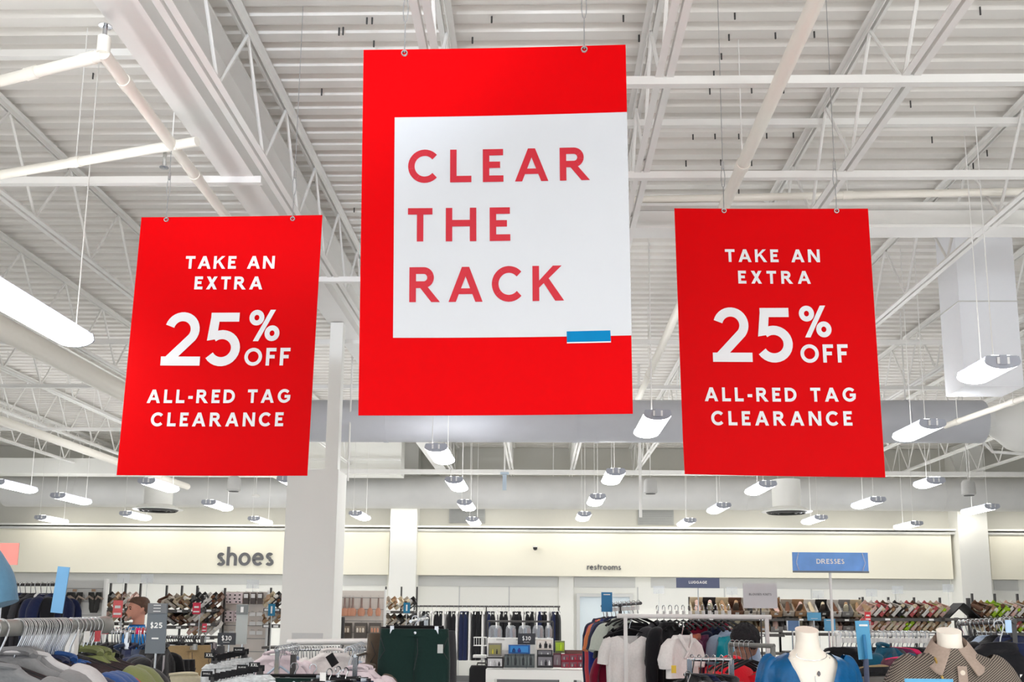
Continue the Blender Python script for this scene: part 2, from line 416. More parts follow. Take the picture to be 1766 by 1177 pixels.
# bridging angles across the joists
for k, (yy, z, xa, xb, lab) in enumerate(((5.3, 1.6 + 3.03, -0.2, 11, 'thin white bridging bar across the joists nearest the entrance'), (6.55, 1.6 + 3.03, 0.3, 11, 'second white bridging bar across the joists above the dresses'),
               (6.6, 1.6 + 3.03, -11, -2.0, 'white bridging bar between the girder and the outer joists'), (8.75, 1.6 + 3.03, -2.3, 0.8, 'short white bridging bar between the banners'),
               (10.9, 1.6 + 3.03, -11, 11, 'white bridging bar across all joists midway back'), (13.2, 1.6 + 3.03, -11, 11, 'white bridging bar just before the gray round duct'),
               (16.5, 1.6 + 3.03, -11, 11, 'white bridging bar behind the gray round duct'), (7.0, 1.6 + 3.66, 0.3, 11, 'upper white bridging bar near the deck over the dresses'), (8.6, 1.6 + 3.66, 0.3, 11, 'second upper white bridging bar near the deck'),
               (6.0, 1.6 + 3.66, -11, -2.2, 'upper white bridging bar near the deck over the shirts'))):
    tag(MB().box(((xa + xb) / 2, yy, z), (xb - xa, 0.05, 0.05)).build('bridging_bar', M_steel, smooth=False), lab, 'bar', 'bridging bars')
# sprinkler pipes
M_pipe = mat('white_pipe', (244, 240, 230), 0.4, var=0.02)
def pipe(pts, r, label, rods=True):
    t = thing('sprinkler_pipe', label, 'pipe', pts[0], 0, 'sprinkler pipes')
    MB().tube(pts, r, 14).build('pipe', M_pipe, t, world=True)
    d = (Vector(pts[1]) - Vector(pts[0])); ln = d.length
    for f in (0.1, 0.5, 0.9):
        p = Vector(pts[0]) + d * f; e = d.normalized() * 0.04
        MB().tube([p - e, p + e], r * 1.14, 14).build('coupling', M_pipe, t, world=True)
        if rods: MB().tube([p + Vector((0, 0, r)), Vector((p.x, p.y, ZD))], 0.004, 6).build('hanger_rod', M_steel, t, world=True)
    return t
hz = 1.6 + 2.9
pa, pb = Pz(1412, -10, hz), Pz(1100, 690, hz)
pa = pa + (pa - pb) * 0.6                # the main goes on over the entrance
pipe([pa, pb], 0.042, 'thick white sprinkler main running back between the centre and dresses banners')
hz = 1.6 + 2.85
pa, pb = Pz(178, 92, hz), Pz(440, 441, hz)
sp = pipe([pa, pb], 0.035, 'white sprinkler pipe with upright head beside the steel girder', False)
h = MB().tube([pa, pa + Vector((0, 0, 0.09))], 0.034, 10); h.build('elbow', M_pipe, sp, world=True)
h = MB().tube([pa + Vector((0, 0, 0.09)), pa + Vector((0, 0, 0.15))], 0.012, 8); h.lathe([(0.0, 0), (0.035, 0.002), (0.035, 0.006), (0, 0.008)], pa + Vector((0, 0, 0.15)), 10); h.build('sprinkler_head', M_chrome, sp, world=True)
pipe([Pz(178, 95, hz), Pz(-60, 155, hz)], 0.03, 'white sprinkler branch pipe meeting the elbow by the girder', False)
bp = pipe([Pz(340, 244, hz), Pz(-60, 312, hz)], 0.03, 'second white sprinkler branch pipe farther from the elbow')
q = Pz(285, 262, hz)
MB().tube([q, q - Vector((0, 0, 0.1))], 0.013, 8).lathe([(0, 0), (0.03, 0.002), (0.03, 0.006), (0, 0.008)], q - Vector((0, 0, 0.11)), 10).build('sprinkler_head', M_chrome, bp, world=True)
pipe([Pz(1900, 640, 1.6 + 2.0), Pz(1630, 735, 1.6 + 2.0)], 0.03, 'slanting white pipe ending above a lamp near the duct drum')
pipe([(-5.0, 4.5, 4.15), (-5.0, 19, 4.15)], 0.11, 'fat white pipe running back above the shoe department')
pipe([(-6.9, 4.5, 3.95), (-6.9, 19, 3.95)], 0.06, 'narrow white pipe farther out than the fat pipe')
pipe([(0.3, 7.6, 1.6 + 3.3), (4.6, 7.4, 1.6 + 3.3)], 0.03, 'thin white branch pipe over the dresses banner')
# ducts
def duct(name, label, pts, r, bands, n=28, m=M_duct, rods=True):
    t = thing(name, label, 'duct', pts[0], 0, None)
    MB().tube(pts, r, n).build('duct_body', m, t, world=True)
    d = Vector(pts[-1]) - Vector(pts[0])
    for f in bands:
        p = Vector(pts[0]) + d * f; e = d.normalized() * 0.025
        rr = r if not isinstance(r, list) else r[0]
        MB().tube([p - e, p + e], rr * 1.025, n).build('joint_band', m, t, world=True)
        if rods: MB().tube([p + Vector((0, 0, rr)), Vector((p.x, p.y, ZD))], 0.01, 6).build('hanger_rod', M_steel, t, world=True)
    return t
ya = 12.25; ra = (P(900, 692, ya).z - P(900, 764, ya).z) / 2; za = (P(900, 692, ya).z + P(900, 764, ya).z) / 2
duct('air_duct', 'gray round air duct hanging just behind the three banners', [(P(430, 730, ya).x, ya, za), (P(1692, 730, ya).x, ya, za + 0.02)], ra, (0.12, 0.19, 0.45, 0.48, 0.6, 0.75, 0.9))
yq = 21.9; rb = (P(900, 822, yq).z - P(900, 878, yq).z) / 2; zb_ = (P(900, 822, yq).z + P(900, 878, yq).z) / 2
duct('air_duct', 'streaky gray round air duct along the back wall', [(P(12, 850, yq).x, yq, zb_ - 0.02), (P(1850, 850, yq).x, yq, zb_)], rb, (0.07, 0.15, 0.33, 0.52, 0.7, 0.88), m=mat('stained_duct', (218, 218, 216), 0.5, var=0.12, scale=1.8))
# drum at the end of the duct
xd = P(1700, 735, 12.3); dr = thing('duct_drum', 'cream duct drum with a clamp at the end of the gray duct', 'duct', xd)
m = MB(); rows = []
for f, r in ((0, 0.12), (0.06, 0.14), (0.14, 0.2), (0.3, 0.32), (0.42, 0.36), (1.6, 0.36)):
    rows.append((xd + Vector((f, 0, 0.02)), r))
MB().tube([a for a, b in rows], [b for a, b in rows], 28).build('drum_body', M_col, dr, world=True)
MB().box(xd + Vector((-0.02, -0.1, 0.06)), (0.16, 0.1, 0.18)).build('clamp', M_steel, dr, world=True, smooth=False)
MB().tube([xd + Vector((-0.1, 0, 0.1)), xd + Vector((-0.05, 0, -0.2)), xd + Vector((0.06, 0, -0.33)), xd + Vector((0.5, 0, -0.36))], 0.018, 8).build('strap', M_steel, dr, world=True)
# white square duct drop
wa, wb = P(1655, 530, 9.0), P(1755, 530, 9.0); wz0, wz1 = P(1700, 667, 9.0).z, ZD
wd = thing('duct_drop', 'white square duct drop hanging from the deck beside the dresses banner', 'duct', ((wa.x + wb.x) / 2, 9.2, wz0))
MB().box(((wa.x + wb.x) / 2, 9.22, (wz0 + wz1) / 2), (wb.x - wa.x, 0.44, wz1 - wz0)).build('duct_body', mat('drop_paint', (246, 248, 254), 0.4, var=0.02), wd, world=True, smooth=False)
zj = P(1700, 520, 9.0).z
MB().box(((wa.x + wb.x) / 2, 9.22, zj), (wb.x - wa.x + 0.012, 0.452, 0.012)).build('seam', M_gray, wd, world=True, smooth=False)
# ceiling diffusers
def diffuser(px, py, Y, label):
    b = P(px, py, Y); t = thing('air_diffuser', label, 'vent', b, 0, 'round ceiling diffusers')
    k = Y / 1700
    MB().lathe([(24 * k, 0.06), (24 * k, 0.62)], b, 28).build('neck', M_col, t, world=True)
    MB().lathe([(41 * k, 0.0), (43 * k, 0.01), (34 * k, 0.05), (25 * k, 0.1)], b, 32).build('flange', M_col, t, world=True)
    for sx in (-.15, .15): MB().tube([b + Vector((sx, 0, .6)), Vector((b.x + sx, b.y, ZD))], .006, 6).build('hanger_rod', M_steel, t, world=True)
    for r in (30, 22, 14):
        MB().lathe([(r * k, -0.03), (r * k + 0.02, -0.03), ((r + 6) * k, 0.012), ((r + 5) * k, 0.014)], b, 28, cap=False).build('ring', M_dark, t, world=True)
    return t
diffuser(272, 880, 18.9, 'white round ceiling diffuser above the shoes sign')
diffuser(1357, 884, 18.9, 'white round ceiling diffuser behind the dresses banner')
# small things on the ceiling
M_spk = mat('speaker_gray', (196, 196, 194), 0.5)
def speaker(px, py, Y, label):
    b = P(px, py, Y); k = Y / 1700
    t = thing('pendant_speaker', label, 'speaker', b, 0, 'pendant speakers')
    MB().lathe([(9 * k, 0), (12 * k, 0.02), (11 * k, 0.2), (8 * k, 26 * k), (2 * k, 28 * k)], b, 20).build('shell', M_spk, t, world=True)
    MB().lathe([(8.5 * k, -0.006), (8.5 * k, 0.004)], b, 20).build('grille', M_dark, t, world=True)
    MB().tube([b + Vector((0, 0, 28 * k)), Vector((b.x, b.y, ZD))], 0.006, 6).build('cord', M_steel, t, world=True)
speaker(403, 848, 15.5, 'gray pendant speaker near the box column'); speaker(1122, 852, 15.5, 'gray pendant speaker between the centre and dresses banners')
speaker(1671, 855, 15.5, 'gray pendant speaker over the shoe aisles')
b = P(441, 858, 15.5); t = thing('smoke_detector', 'small white disc detector hanging near the box column', 'detector', b)
MB().lathe([(0.05, 0), (0.07, 0.015), (0.06, 0.035), (0.01, 0.05)], b, 16).build('disc', M_col, t, world=True); MB().tube([b + Vector((0, 0, .05)), Vector((b.x, b.y, ZD))], .006, 6).build('cord', M_steel, t, world=True)
b = P(870, 846, 15.0); t = thing('hanging_sensor', 'slim bluish sensor box hanging on a pole under the big banner', 'sensor', b)
MB().box(b + Vector((0, 0, 0.12)), (0.06, 0.06, 0.24)).build('housing', mat('sensor_case', (178, 192, 204), 0.3), t, world=True, smooth=False)
MB().box(b + Vector((0, 0, 0.26)), (0.13, 0.1, 0.03)).build('cap', mat('sensor_case', (178, 192, 204), 0.3), t, world=True, smooth=False)
MB().tube([b + Vector((0, 0, 0.26)), Vector((b.x, b.y, ZD))], 0.012, 8).build('pole', M_steel, t, world=True)
a, b2 = P(1105, 893, 15.0), P(1105, 770, 15.0)
tag(MB().tube([a, Vector((a.x, a.y, ZD))], 0.022, 8).build('conduit', M_steel), 'thin vertical white conduit dropping from the ceiling beside the dresses banner', 'conduit')
a = P(600, 830, 12.0)
tag(MB().tube([a, Vector((a.x, a.y, ZD))], 0.012, 8).build('conduit', M_steel), 'thin vertical white conduit beside the steel post', 'conduit')
for px0, px1, py0, py1, lab in ((775, 836, 876, 903, 'gray wall grille below the centre banner'), (1100, 1162, 877, 906, 'gray wall grille beside the vertical conduit')):
    a, b2 = P(px0, py0, 22.92), P(px1, py1, 22.92); c = (a + b2) / 2
    t = thing('wall_grille', lab, 'vent', c, 0, 'wall grilles')
    MB().box((0, 0, 0), (b2.x - a.x, 0.03, a.z - b2.z)).build('frame', mat('grille_gray', (172, 174, 174), 0.5), t, smooth=False)
    m = MB()
    for i in range(9): m.box((0, -0.02, (i / 8 - 0.5) * (a.z - b2.z) * 0.86), (b2.x - a.x - 0.05, 0.02, 0.012))
    m.build('louver_slats', mat('louver_gray', (150, 152, 153), 0.5), t, smooth=False)
b = P(923, 946, 22.6); t = thing('security_camera', 'small dark dome camera on the cream fascia', 'camera', b)
MB().lathe([(0.06, 0.0), (0.06, 0.03)], b + Vector((0, 0, 0.02)), 16).build('mount', M_col, t, world=True)
MB().lathe([(0.005, -0.05), (0.03, -0.043), (0.047, -0.02), (0.05, 0.02)], b, 16).build('dome', mat('dark_dome', (45, 45, 48), 0.15), t, world=True)
# pendant lamps
M_lens = mat('lamp_lens', (255, 254, 252), 0.4, emit=LENS_E); M_up = mat('added_uplight_glow', (255, 255, 253), 0.4, emit=UP_E)
M_cap = mat('lamp_end_cap', (176, 180, 192), 0.35, var=0.04)
def make_lamp():
    t = em('pendant_lamp'); Lh, W, sag = 0.95, 0.26, 0.055
    m = MB(); n = 14; prof = [(W / 2 * math.cos(PI - PI * i / n), -sag * math.sin(PI * i / n)) for i in range(n + 1)]
    fn = lambda u, v: (prof[int(round(u * n))][0], v * Lh, prof[int(round(u * n))][1])
    m.grid(fn, n, 1); m.build('lens', M_lens, t)
    m = MB().box((0, Lh / 2, 0.03), (W * 0.82, Lh, 0.03)); m.build('housing', M_cap, t, smooth=False)
    m = MB().box((0, Lh / 2, 0.05), (W * 0.5, Lh * 0.9, 0.006)); m.build('added_uplight', M_up, t, smooth=False)  # glowing strip added on the lamp top to light the ceiling
    for y in (-0.012, Lh + 0.002):
        m = MB()
        pr = prof + [(W / 2 * 0.9, 0.04), (-W / 2 * 0.9, 0.04)]
        a = [Vector((p[0], y, p[1])) for p in pr]; b_ = [Vector((p[0], y + 0.01, p[1])) for p in pr]
        m.quad(*a); m.quad(*b_[::-1])
        for i in range(len(pr)): j = (i + 1) % len(pr); m.quad(a[j], a[i], b_[i], b_[j])
        e = m.build('end_cap', M_cap, t, smooth=False)
        if y < 0:
            for s in (-1, 1): MB().box((s * 0.034, y - 0.012, 0.005), (0.02, 0.02, 0.05)).build('lamp_holder', mat('holder_white', (250, 250, 250), 0.3), e, smooth=False)
            MB().box((0, y - 0.014, 0.01), (0.05, 0.03, 0.07)).build('ballast_end', M_cap, e, smooth=False)
    for s, y in ((-1, 0.06), (1, Lh - 0.06)):
        MB().tube([(s * 0.05, y, 0.04), (s * 0.05, y, ZD - 3.4)], 0.004, 6).build('cable', M_steel, t)
    return t
LZ = 3.4
LAMPS = [((1134, 715), 'white pendant lamp beside the centre banner, the nearest of its row'), ((1062, 814), 'white pendant lamp under the centre banner, second of the row beside the conduit'),
 ((1031, 857), 'white pendant lamp, third of the row beside the conduit'), ((1008, 887), 'white pendant lamp, last of the row beside the conduit'),
 ((752, 772), 'white pendant lamp under the centre banner, first of the row toward the wall grille'), ((783, 828), 'white pendant lamp, second of the row toward the wall grille'),
 ((801, 867), 'white pendant lamp, third of the row toward the wall grille'), ((814, 896), 'white pendant lamp in front of the gray wall grille below the centre banner'),
 ((1729, 624), 'white pendant lamp in front of the white duct drop'), ((1608, 731), 'white pendant lamp beside the cream duct drum'), ((1614, 829), 'white pendant lamp on the gray pendant speaker side, below the duct drum'),
 ((1324, 835), 'white pendant lamp in front of the round diffuser by the dresses banner'), ((1248, 872), 'white pendant lamp just before that diffuser toward the conduit'), ((1190, 898), 'white pendant lamp close to the back wall above the luggage sign'),
 ((1514, 862), 'white pendant lamp over the end of the dresses sign'), ((1711, 874), 'white pendant lamp above the back pilaster'), ((1416, 893), 'white pendant lamp straight above the dresses sign'), ((1581, 903), 'white pendant lamp above the shoe aisle in front of the fascia'),
 ((253, 830), 'white pendant lamp in front of the round diffuser above the shoes sign'), ((100, 855), 'white pendant lamp over the slippers, nearer of two'), ((-6, 832), 'white pendant lamp cut off by the picture edge above the slippers'),
 ((360, 867), 'white pendant lamp just beyond the round diffuser toward the column'), ((217, 886), 'white pendant lamp before the back duct, under the diffuser'), ((70, 893), 'white pendant lamp over the slippers, farther of two'),
 ((438, 895), 'white pendant lamp straight above the shoes sign'), ((613, 886), 'white pendant lamp just past the box column'), ((493, 826), 'white pendant lamp peeking out under the banner at the column top')]
for (px, py), lab in LAMPS:
    p = Pz(px, py, LZ)
    place('lamp', make_lamp, p, (0, 0, 0), lab, 'lamp', 'pendant lamps', None, (1, {1729: .5, 1614: .5, 1608: .75}.get(px, 1), 1))
pf = Pz(124, 585, LZ)
place('lamp', make_lamp, (pf.x + 0.02, pf.y - 1.52, LZ), (0, 0, 0), 'big bright pendant lamp nearest of all, beside the shoes banner', 'lamp', 'pendant lamps', None, (1, 1.6, 1))
# ------------------------------------------------------------------ the three hanging banners
M_red = mat('banner_red', (222, 0, 8), 0.42, var=0.03, scale=2.5, spec=0.05)
M_white = mat('banner_white', (238, 240, 244), 0.5, var=0.01); M_panel = mat('banner_panel_white', (213, 216, 222), 0.5, var=0.01)
M_blue = mat('banner_blue', (0, 128, 186), 0.45, spec=.1)
def invbil(c, p):
    # quad corners TL TR BR BL; solve for u (right) and v (down)
    u = v = 0.5; TL, TR, BR, BL = [Vector(q) for q in c]; p = Vector(p)
    for _ in range(12):
        f = TL * (1 - u) * (1 - v) + TR * u * (1 - v) + BR * u * v + BL * (1 - u) * v - p
        du = (TR - TL) * (1 - v) + (BR - BL) * v; dv = (BL - TL) * (1 - u) + (BR - TR) * u
        det = du.x * dv.y - du.y * dv.x
        u -= (f.x * dv.y - f.y * dv.x) / det; v -= (du.x * f.y - du.y * f.x) / det
    return u, v
def banner(c, Y, label, texts, panels, cables, curl=0.0, txt_mat=None):
    W3 = [P(q[0], q[1], Y) for q in c]
    def at(u, v, off=0.0):
        p = W3[0] * (1 - u) * (1 - v) + W3[1] * u * (1 - v) + W3[2] * u * v + W3[3] * (1 - u) * v
        bow = 0.014 * math.sin(PI * u) * (0.4 + 0.6 * v) - curl * max(0, v - 0.9) * 4 * (1 - u)
        return p + Vector((0, bow - off, 0))
    t = thing('sale_banner', label, 'banner', at(0.5, 0), 0, 'hanging sale banners')
    m = MB(); m.grid(lambda a, b: at(a, b, 0.0), 16, 16); k = len(m.v)
    m.grid(lambda a, b: at(1 - a, b, -0.003), 16, 16)
    n = 17
    edge = [i for i in range(17)] + [17 * j + 16 for j in range(1, 17)] + [17 * 16 + i for i in range(15, -1, -1)] + [17 * j for j in range(15, 0, -1)]
    mir = lambda i: k + (i // 17) * 17 + 16 - i % 17
    for i in range(len(edge)): a, b = edge[i], edge[(i + 1) % len(edge)]; m.f.append((b, a, mir(a), mir(b)))
    m.build('panel', M_red, t, world=True)
    for (q, mm, nm, off) in panels:
        uv = [invbil(c, p) for p in q]
        def pt(a, b): 
            u = (uv[0][0] * (1 - a) + uv[1][0] * a) * (1 - b) + (uv[3][0] * (1 - a) + uv[2][0] * a) * b
            v = (uv[0][1] * (1 - a) + uv[1][1] * a) * (1 - b) + (uv[3][1] * (1 - a) + uv[2][1] * a) * b
            return at(u, v, off)
        MB().grid(pt, 12, 12).build(nm, mm, t, world=True)
    for (s, b0, b1, H, tk) in texts:
        u0, v0 = invbil(c, b0); u1, v1 = invbil(c, b1); hh = H / (c[3][1] - c[0][1]); ln = (Vector(b1) - Vector(b0)).length / H
        m = MB()
        put_text(m, text_fit(s, ln, tk), lambda x, y: at(u0 + (u1 - u0) * x / ln, v0 + (v1 - v0) * x / ln - y * hh, 0.004))
        m.build('lettering', txt_mat or M_white, t, smooth=False, world=True)
    for (px, py) in cables:
        u, v = invbil(c, (px, py)); p = at(u, v, 0.002)
        rg = MB(); rg.tube([p + Vector((0.012 * math.cos(a), -0.002, 0.012 * math.sin(a))) for a in [2 * PI * i / 14 for i in range(14)]], 0.0045, 6, closed=True)
        rg.build('grommet', M_chrome, t, world=True)
        top = at(u, 0); d = MB()
        d.tube([p + Vector((0, -0.004, 0)), Vector((p.x, p.y, top.z + 0.13))], 0.0025, 6)
        d.tube([Vector((p.x + 0.011 * math.sin(a), p.y, top.z + 0.19 + 0.06 * math.cos(a))) for a in [2 * PI * i / 14 for i in range(14)]], 0.0022, 6, closed=True)
        d.tube([Vector((p.x, p.y, top.z + 0.25)), Vector((p.x, p.y, ZD))], 0.0022, 6)
        cb = d.build('cable', mat('cable_gray', (150, 150, 150), 0.4), t, world=True)
        MB().tube([(p.x, p.y, top.z + 0.245), (p.x, p.y, top.z + 0.29)], 0.009, 8).build('crimp', M_chrome, cb, smooth=False, loc=None, world=False).location = -t.location
    return t
cen = [(627, 86), (1079, 77), (1091.5, 714), (618, 717)]
banner(cen, 4.0, 'big centre red banner with white panel reading CLEAR THE RACK', [('CLEAR', (704, 325), (1017, 320.5), 57.5, .195), ('THE', (703.5, 427), (881, 425), 57.5, .195), ('RACK', (706, 530), (972.5, 527), 59, .195)],
       [([(681, 209), (1081.3, 200.2), (1089.5, 586), (678, 589.5)], M_panel, 'white_panel', 0.0022), ([(978, 578.5), (1053, 577.5), (1054, 595.5), (978.5, 596.5)], M_blue, 'blue_bar', 0.0036),
        ([(978.5, 596.5), (1054, 595.5), (1054, 597.5), (978.5, 598.5)], M_white, 'white_line', 0.0036)], [(698, 92.5), (1008, 86)], txt_mat=mat('banner_letter_red', (200, 8, 40), 0.45, var=0.06, scale=6))
lef = [(244, 375), (556, 371), (530, 821), (201, 820)]
banner(lef, 5.7, 'red sale banner hanging before the box column, nearest the shoes sign', [('TAKE AN', (319, 466.8), (473, 466.8), 22.3, .215), ('EXTRA', (334.5, 503.2), (452, 503.4), 22.6, .215), ('25', (276, 635.6), (412, 635.6), 91, .17), ('%', (427, 593.6), (492.4, 593.6), 54, .16), ('OFF', (420, 635.6), (499.2, 635.6), 30, .2),
       ('ALL-RED TAG', (252.5, 699.5), (500.5, 699), 22.8, .215), ('CLEARANCE', (259, 738.6), (488, 738.6), 23.2, .215)], [], [(287, 379.5), (505, 378)])
rig = [(1163, 359.5), (1497, 360), (1527, 824), (1180, 819)]
banner(rig, 5.45, 'red sale banner hanging above the dresses sign, bottom corner curled', [('TAKE AN', (1251.5, 455.4), (1415, 456), 22.6, .215), ('EXTRA', (1274.3, 493.4), (1399.5, 494), 22.5, .215), ('25', (1230.5, 629.6), (1371, 629.6), 93, .17), ('%', (1381, 587.4), (1452, 587.4), 54.7, .16), ('OFF', (1382.5, 630.8), (1464, 630.8), 31, .2),
       ('ALL-RED TAG', (1216, 696.6), (1477.6, 697.4), 23.5, .215), ('CLEARANCE', (1227.5, 737), (1471, 737.8), 24, .215)], [], [(1249, 364), (1443, 364.5)], curl=0.05)
# ------------------------------------------------------------------ letters on the fascia
M_let = mat('gray_wall_letters', (104, 104, 108), 0.5)
def wall_word(s, b0, b1, H, tk, label, dep):
    p0, p1 = P(b0[0], b0[1], 22.66), P(b1[0], b1[1], 22.66)
    t = thing('wall_lettering', label, 'lettering', p0)
    ln = (p1 - p0).length; xd = (p1 - p0).normalized(); zz = (P(b0[0], b0[1] - H, 22.66) - p0).length; zd = Vector((0, 0, 1))
    n = len(s) - 1; W = sum(glyph(c, tk)[0] for c in s); gap = (ln / zz - W) / n; x = 0
    for c in s:
        m = MB(); pl, wd_ = text_polys(c, tk, 0)
        put_text(m, pl, lambda a, b: p0 + xd * ((a + x) * zz) + zd * (b * zz), Vector((0, dep, 0)))
        m.build('letter', M_let, t, smooth=False, world=True); x += glyph(c, tk)[0] + gap
wall_word('shoes', (373, 976), (471, 976), 32.5, .15, 'big gray raised letters spelling shoes on the cream fascia', 0.04)
wall_word('restrooms', (1012.5, 983), (1071, 983.5), 10, .13, 'small gray raised letters spelling restrooms on the cream fascia', 0.03)
# ------------------------------------------------------------------ shop floor: hangers, clothes and racks
M_black = mat('black_plastic', (26, 26, 29), 0.6, var=0.05, spec=.25); M_bar = mat('gray_bar', (128, 128, 124), 0.4, var=0.04)
M_rackw = mat('white_metal', (232, 232, 230), 0.35); M_rackd = mat('dark_metal', (62, 60, 60), 0.4)
M_whiteplastic = mat('white_plastic', (240, 240, 238), 0.4); M_clear = mat('clear_plastic', (226, 232, 238), 0.12, alpha=0.3, var=0.02)
COL = {'black': (24, 24, 28), 'navy': (26, 34, 66), 'blue': (32, 70, 128), 'denim': (96, 140, 170), 'gray': (120, 120, 122), 'pale gray': (182, 180, 182), 'red': (176, 28, 44), 'olive': (112, 118, 74),
       'white': (236, 234, 232), 'cream': (232, 224, 196), 'pink': (228, 214, 220), 'teal': (0, 140, 156), 'burgundy': (120, 12, 44), 'plum': (98, 36, 72), 'orange': (220, 130, 80), 'coral': (196, 70, 78),
       'royal blue': (28, 44, 120), 'forest': (22, 46, 42), 'charcoal': (58, 58, 62), 'khaki': (152, 130, 94), 'brown': (98, 86, 74), 'light blue': (172, 190, 214), 'jean': (44, 58, 84), 'rust': (168, 92, 66), 'magenta': (214, 40, 96), 'deep teal': (14, 78, 104), 'pale sage': (196, 206, 196), 'bright red': (226, 24, 44), 'hot coral': (236, 120, 116)}
def K(c): return cloth(COL[c])
def hook_pts(r=0.024, drop=0.095):
    p = [(r * math.cos(math.radians(a)), 0, r * math.sin(math.radians(a))) for a in range(205, -31, -20)]
    return p + [(r * 0.72, 0, -drop * .32), (r * .2, 0, -drop * .66), (0, 0, -drop)]
def make_hanger(w=0.40, body=None, tagm=None, thick=0.007):
    def f():
        t = em('clothes_hanger')
        MB().tube(hook_pts(), 0.0032, 6).build('hook', M_chrome, t)
        m = MB(); hw = w / 2
        m.tube([(-hw, 0, -0.165), (-hw * 0.85, 0, -0.143), (-hw * 0.3, 0, -0.108), (0, 0, -0.094), (hw * 0.3, 0, -0.108), (hw * 0.85, 0, -0.143), (hw, 0, -0.165)], [(thick, 0.012)] * 7, 8)
        m.build('shoulder_bar', body or M_black, t)
        if tagm: MB().box((0.012, 0, -0.035), (0.035, 0.012, 0.03)).build('size_tag', tagm, t, smooth=False)
        return t
    return f
def make_clip_hanger():
    t = em('clip_hanger')
    MB().tube(hook_pts(.018, .045), 0.0032, 6).build('hook', M_chrome, t)
    MB().tube([(-0.17, 0, -0.046), (0.17, 0, -0.046)], 0.008, 8).build('cross_bar', M_black, t)
    for s in (-1, 1): MB().box((s * 0.13, -.0, -0.064), (0.022, 0.1, 0.045)).build('clip', M_chrome, t, smooth=False)
    return t
def crom(rows, v):
    k = v * (len(rows) - 1); i = min(int(k), len(rows) - 2); f = k - i
    p0, p1, p2, p3 = rows[max(i - 1, 0)], rows[i], rows[i + 1], rows[min(i + 2, len(rows) - 1)]
    return [.5 * (2 * p1[j] + (p2[j] - p0[j]) * f + (2 * p0[j] - 5 * p1[j] + 4 * p2[j] - p3[j]) * f * f + (3 * p1[j] - p0[j] - 3 * p2[j] + p3[j]) * f ** 3) for j in range(3)]
def body_mesh(w, L, tk, z0=-0.084, neck=0.085, seed=0, flare=1.0, nf=7, slope=0.064, waist=1.0):
    m = MB(); hw = w / 2
    rows = [(0, neck, .8), (.022, neck + .028, .9), (slope * .55, hw * .66, .75), (slope * .82, hw * .86, .6), (slope, hw * .96, .6), (slope + .03, hw, .7), (slope + .12, hw * .97, .95), (L * .45, hw * .94 * waist, 1), (L * .7, hw * .97 * flare, 1), (L, hw * flare, 1)]
    def fn(u, v):
        d, h, q = crom(rows, v)
        a = 2 * PI * u; fo = min(1, v * 1.6)
        rip = 1 + fo * (.28 * math.sin(nf * a + seed) + .16 * math.sin((nf + 4) * a + 2 * seed + 3 * v))
        return (h * math.copysign(abs(math.cos(a)) ** .85, math.cos(a)), tk / 2 * q * rip * math.copysign(abs(math.sin(a)) ** .7, math.sin(a)), z0 - d)
    m.grid(fn, 40, 32, True)
    return m
def sleeve_mesh(w, s, kind, z0=-0.084, slope=0.064, r=0.07, puff=0):
    hw = w / 2; zz = z0 - slope * .75
    if kind == 'short': pts = [(hw - .05, zz), (hw - .005, zz - .03), (hw + .04, zz - .1), (hw + .065, zz - .19), (hw + .07, zz - .205)]; rr = [r * .55, r * .9, r, r * 1.05, r * 1.06]
    else: pts = [(hw - .05, zz), (hw - .005, zz - .03), (hw + .03, zz - .14), (hw + .03, zz - .34), (hw + .02, zz - .54), (hw + .02, zz - .56)]; rr = [r * .55, r * .85, r * .85, r * .72, r * .6, r * .62]
    rows = [crom([(x, z, q) for (x, z), q in zip(pts, rr)], k / 15) for k in range(16)]
    return MB().tube([(s * x, 0.006 * math.sin(9 * z), z) for x, z, q in rows], [(q * (.55 + .05 * math.sin(40 * z)), q * (1 + .05 * math.sin(55 * z + 2))) for x, z, q in rows], 18)
def make_shirt(key, w=.44, L=.68, tk=.07, sleeve='short', collar=None, seed=0, neck=.085, flare=1.0, waist=1.0, slope=.064):
    def f():
        t = em(key)
        body_mesh(w, L, tk, seed=seed, neck=neck, flare=flare, waist=waist, slope=slope).build('body', K('gray'), t)
        if sleeve:
            for s in (-1, 1): sleeve_mesh(w, s, sleeve, slope=slope).build('sleeve', K('gray'), t)
        if collar == 'band':
            MB().tube([((neck + .004) * math.cos(a), (.034) * math.sin(a), -.094 - .012 * math.sin(a)) for a in [2 * PI * i / 18 for i in range(18)]], .008, 6, closed=True).build('collar', K('gray'), t)
        if collar == 'polo':
            m = MB()
            for s in (-1, 1):
                m.grid(lambda u, v: (s * (.012 + u * .08), -.034 + u * .05 - v * .014, -.075 - v * .06 * (1 - .45 * u) - .02 * (1 - u)), 6, 4)
            m.tube([(.075 * math.cos(a), .034 * math.sin(a), -.08 - .016 * math.sin(-a)) for a in [PI * i / 14 for i in range(15)]], (.012), 6)
            m.build('collar', K('gray'), t)
            MB().box((0, -.04, -.19), (.03, .008, .14)).build('placket', K('gray'), t, smooth=False)
        return t
    return f
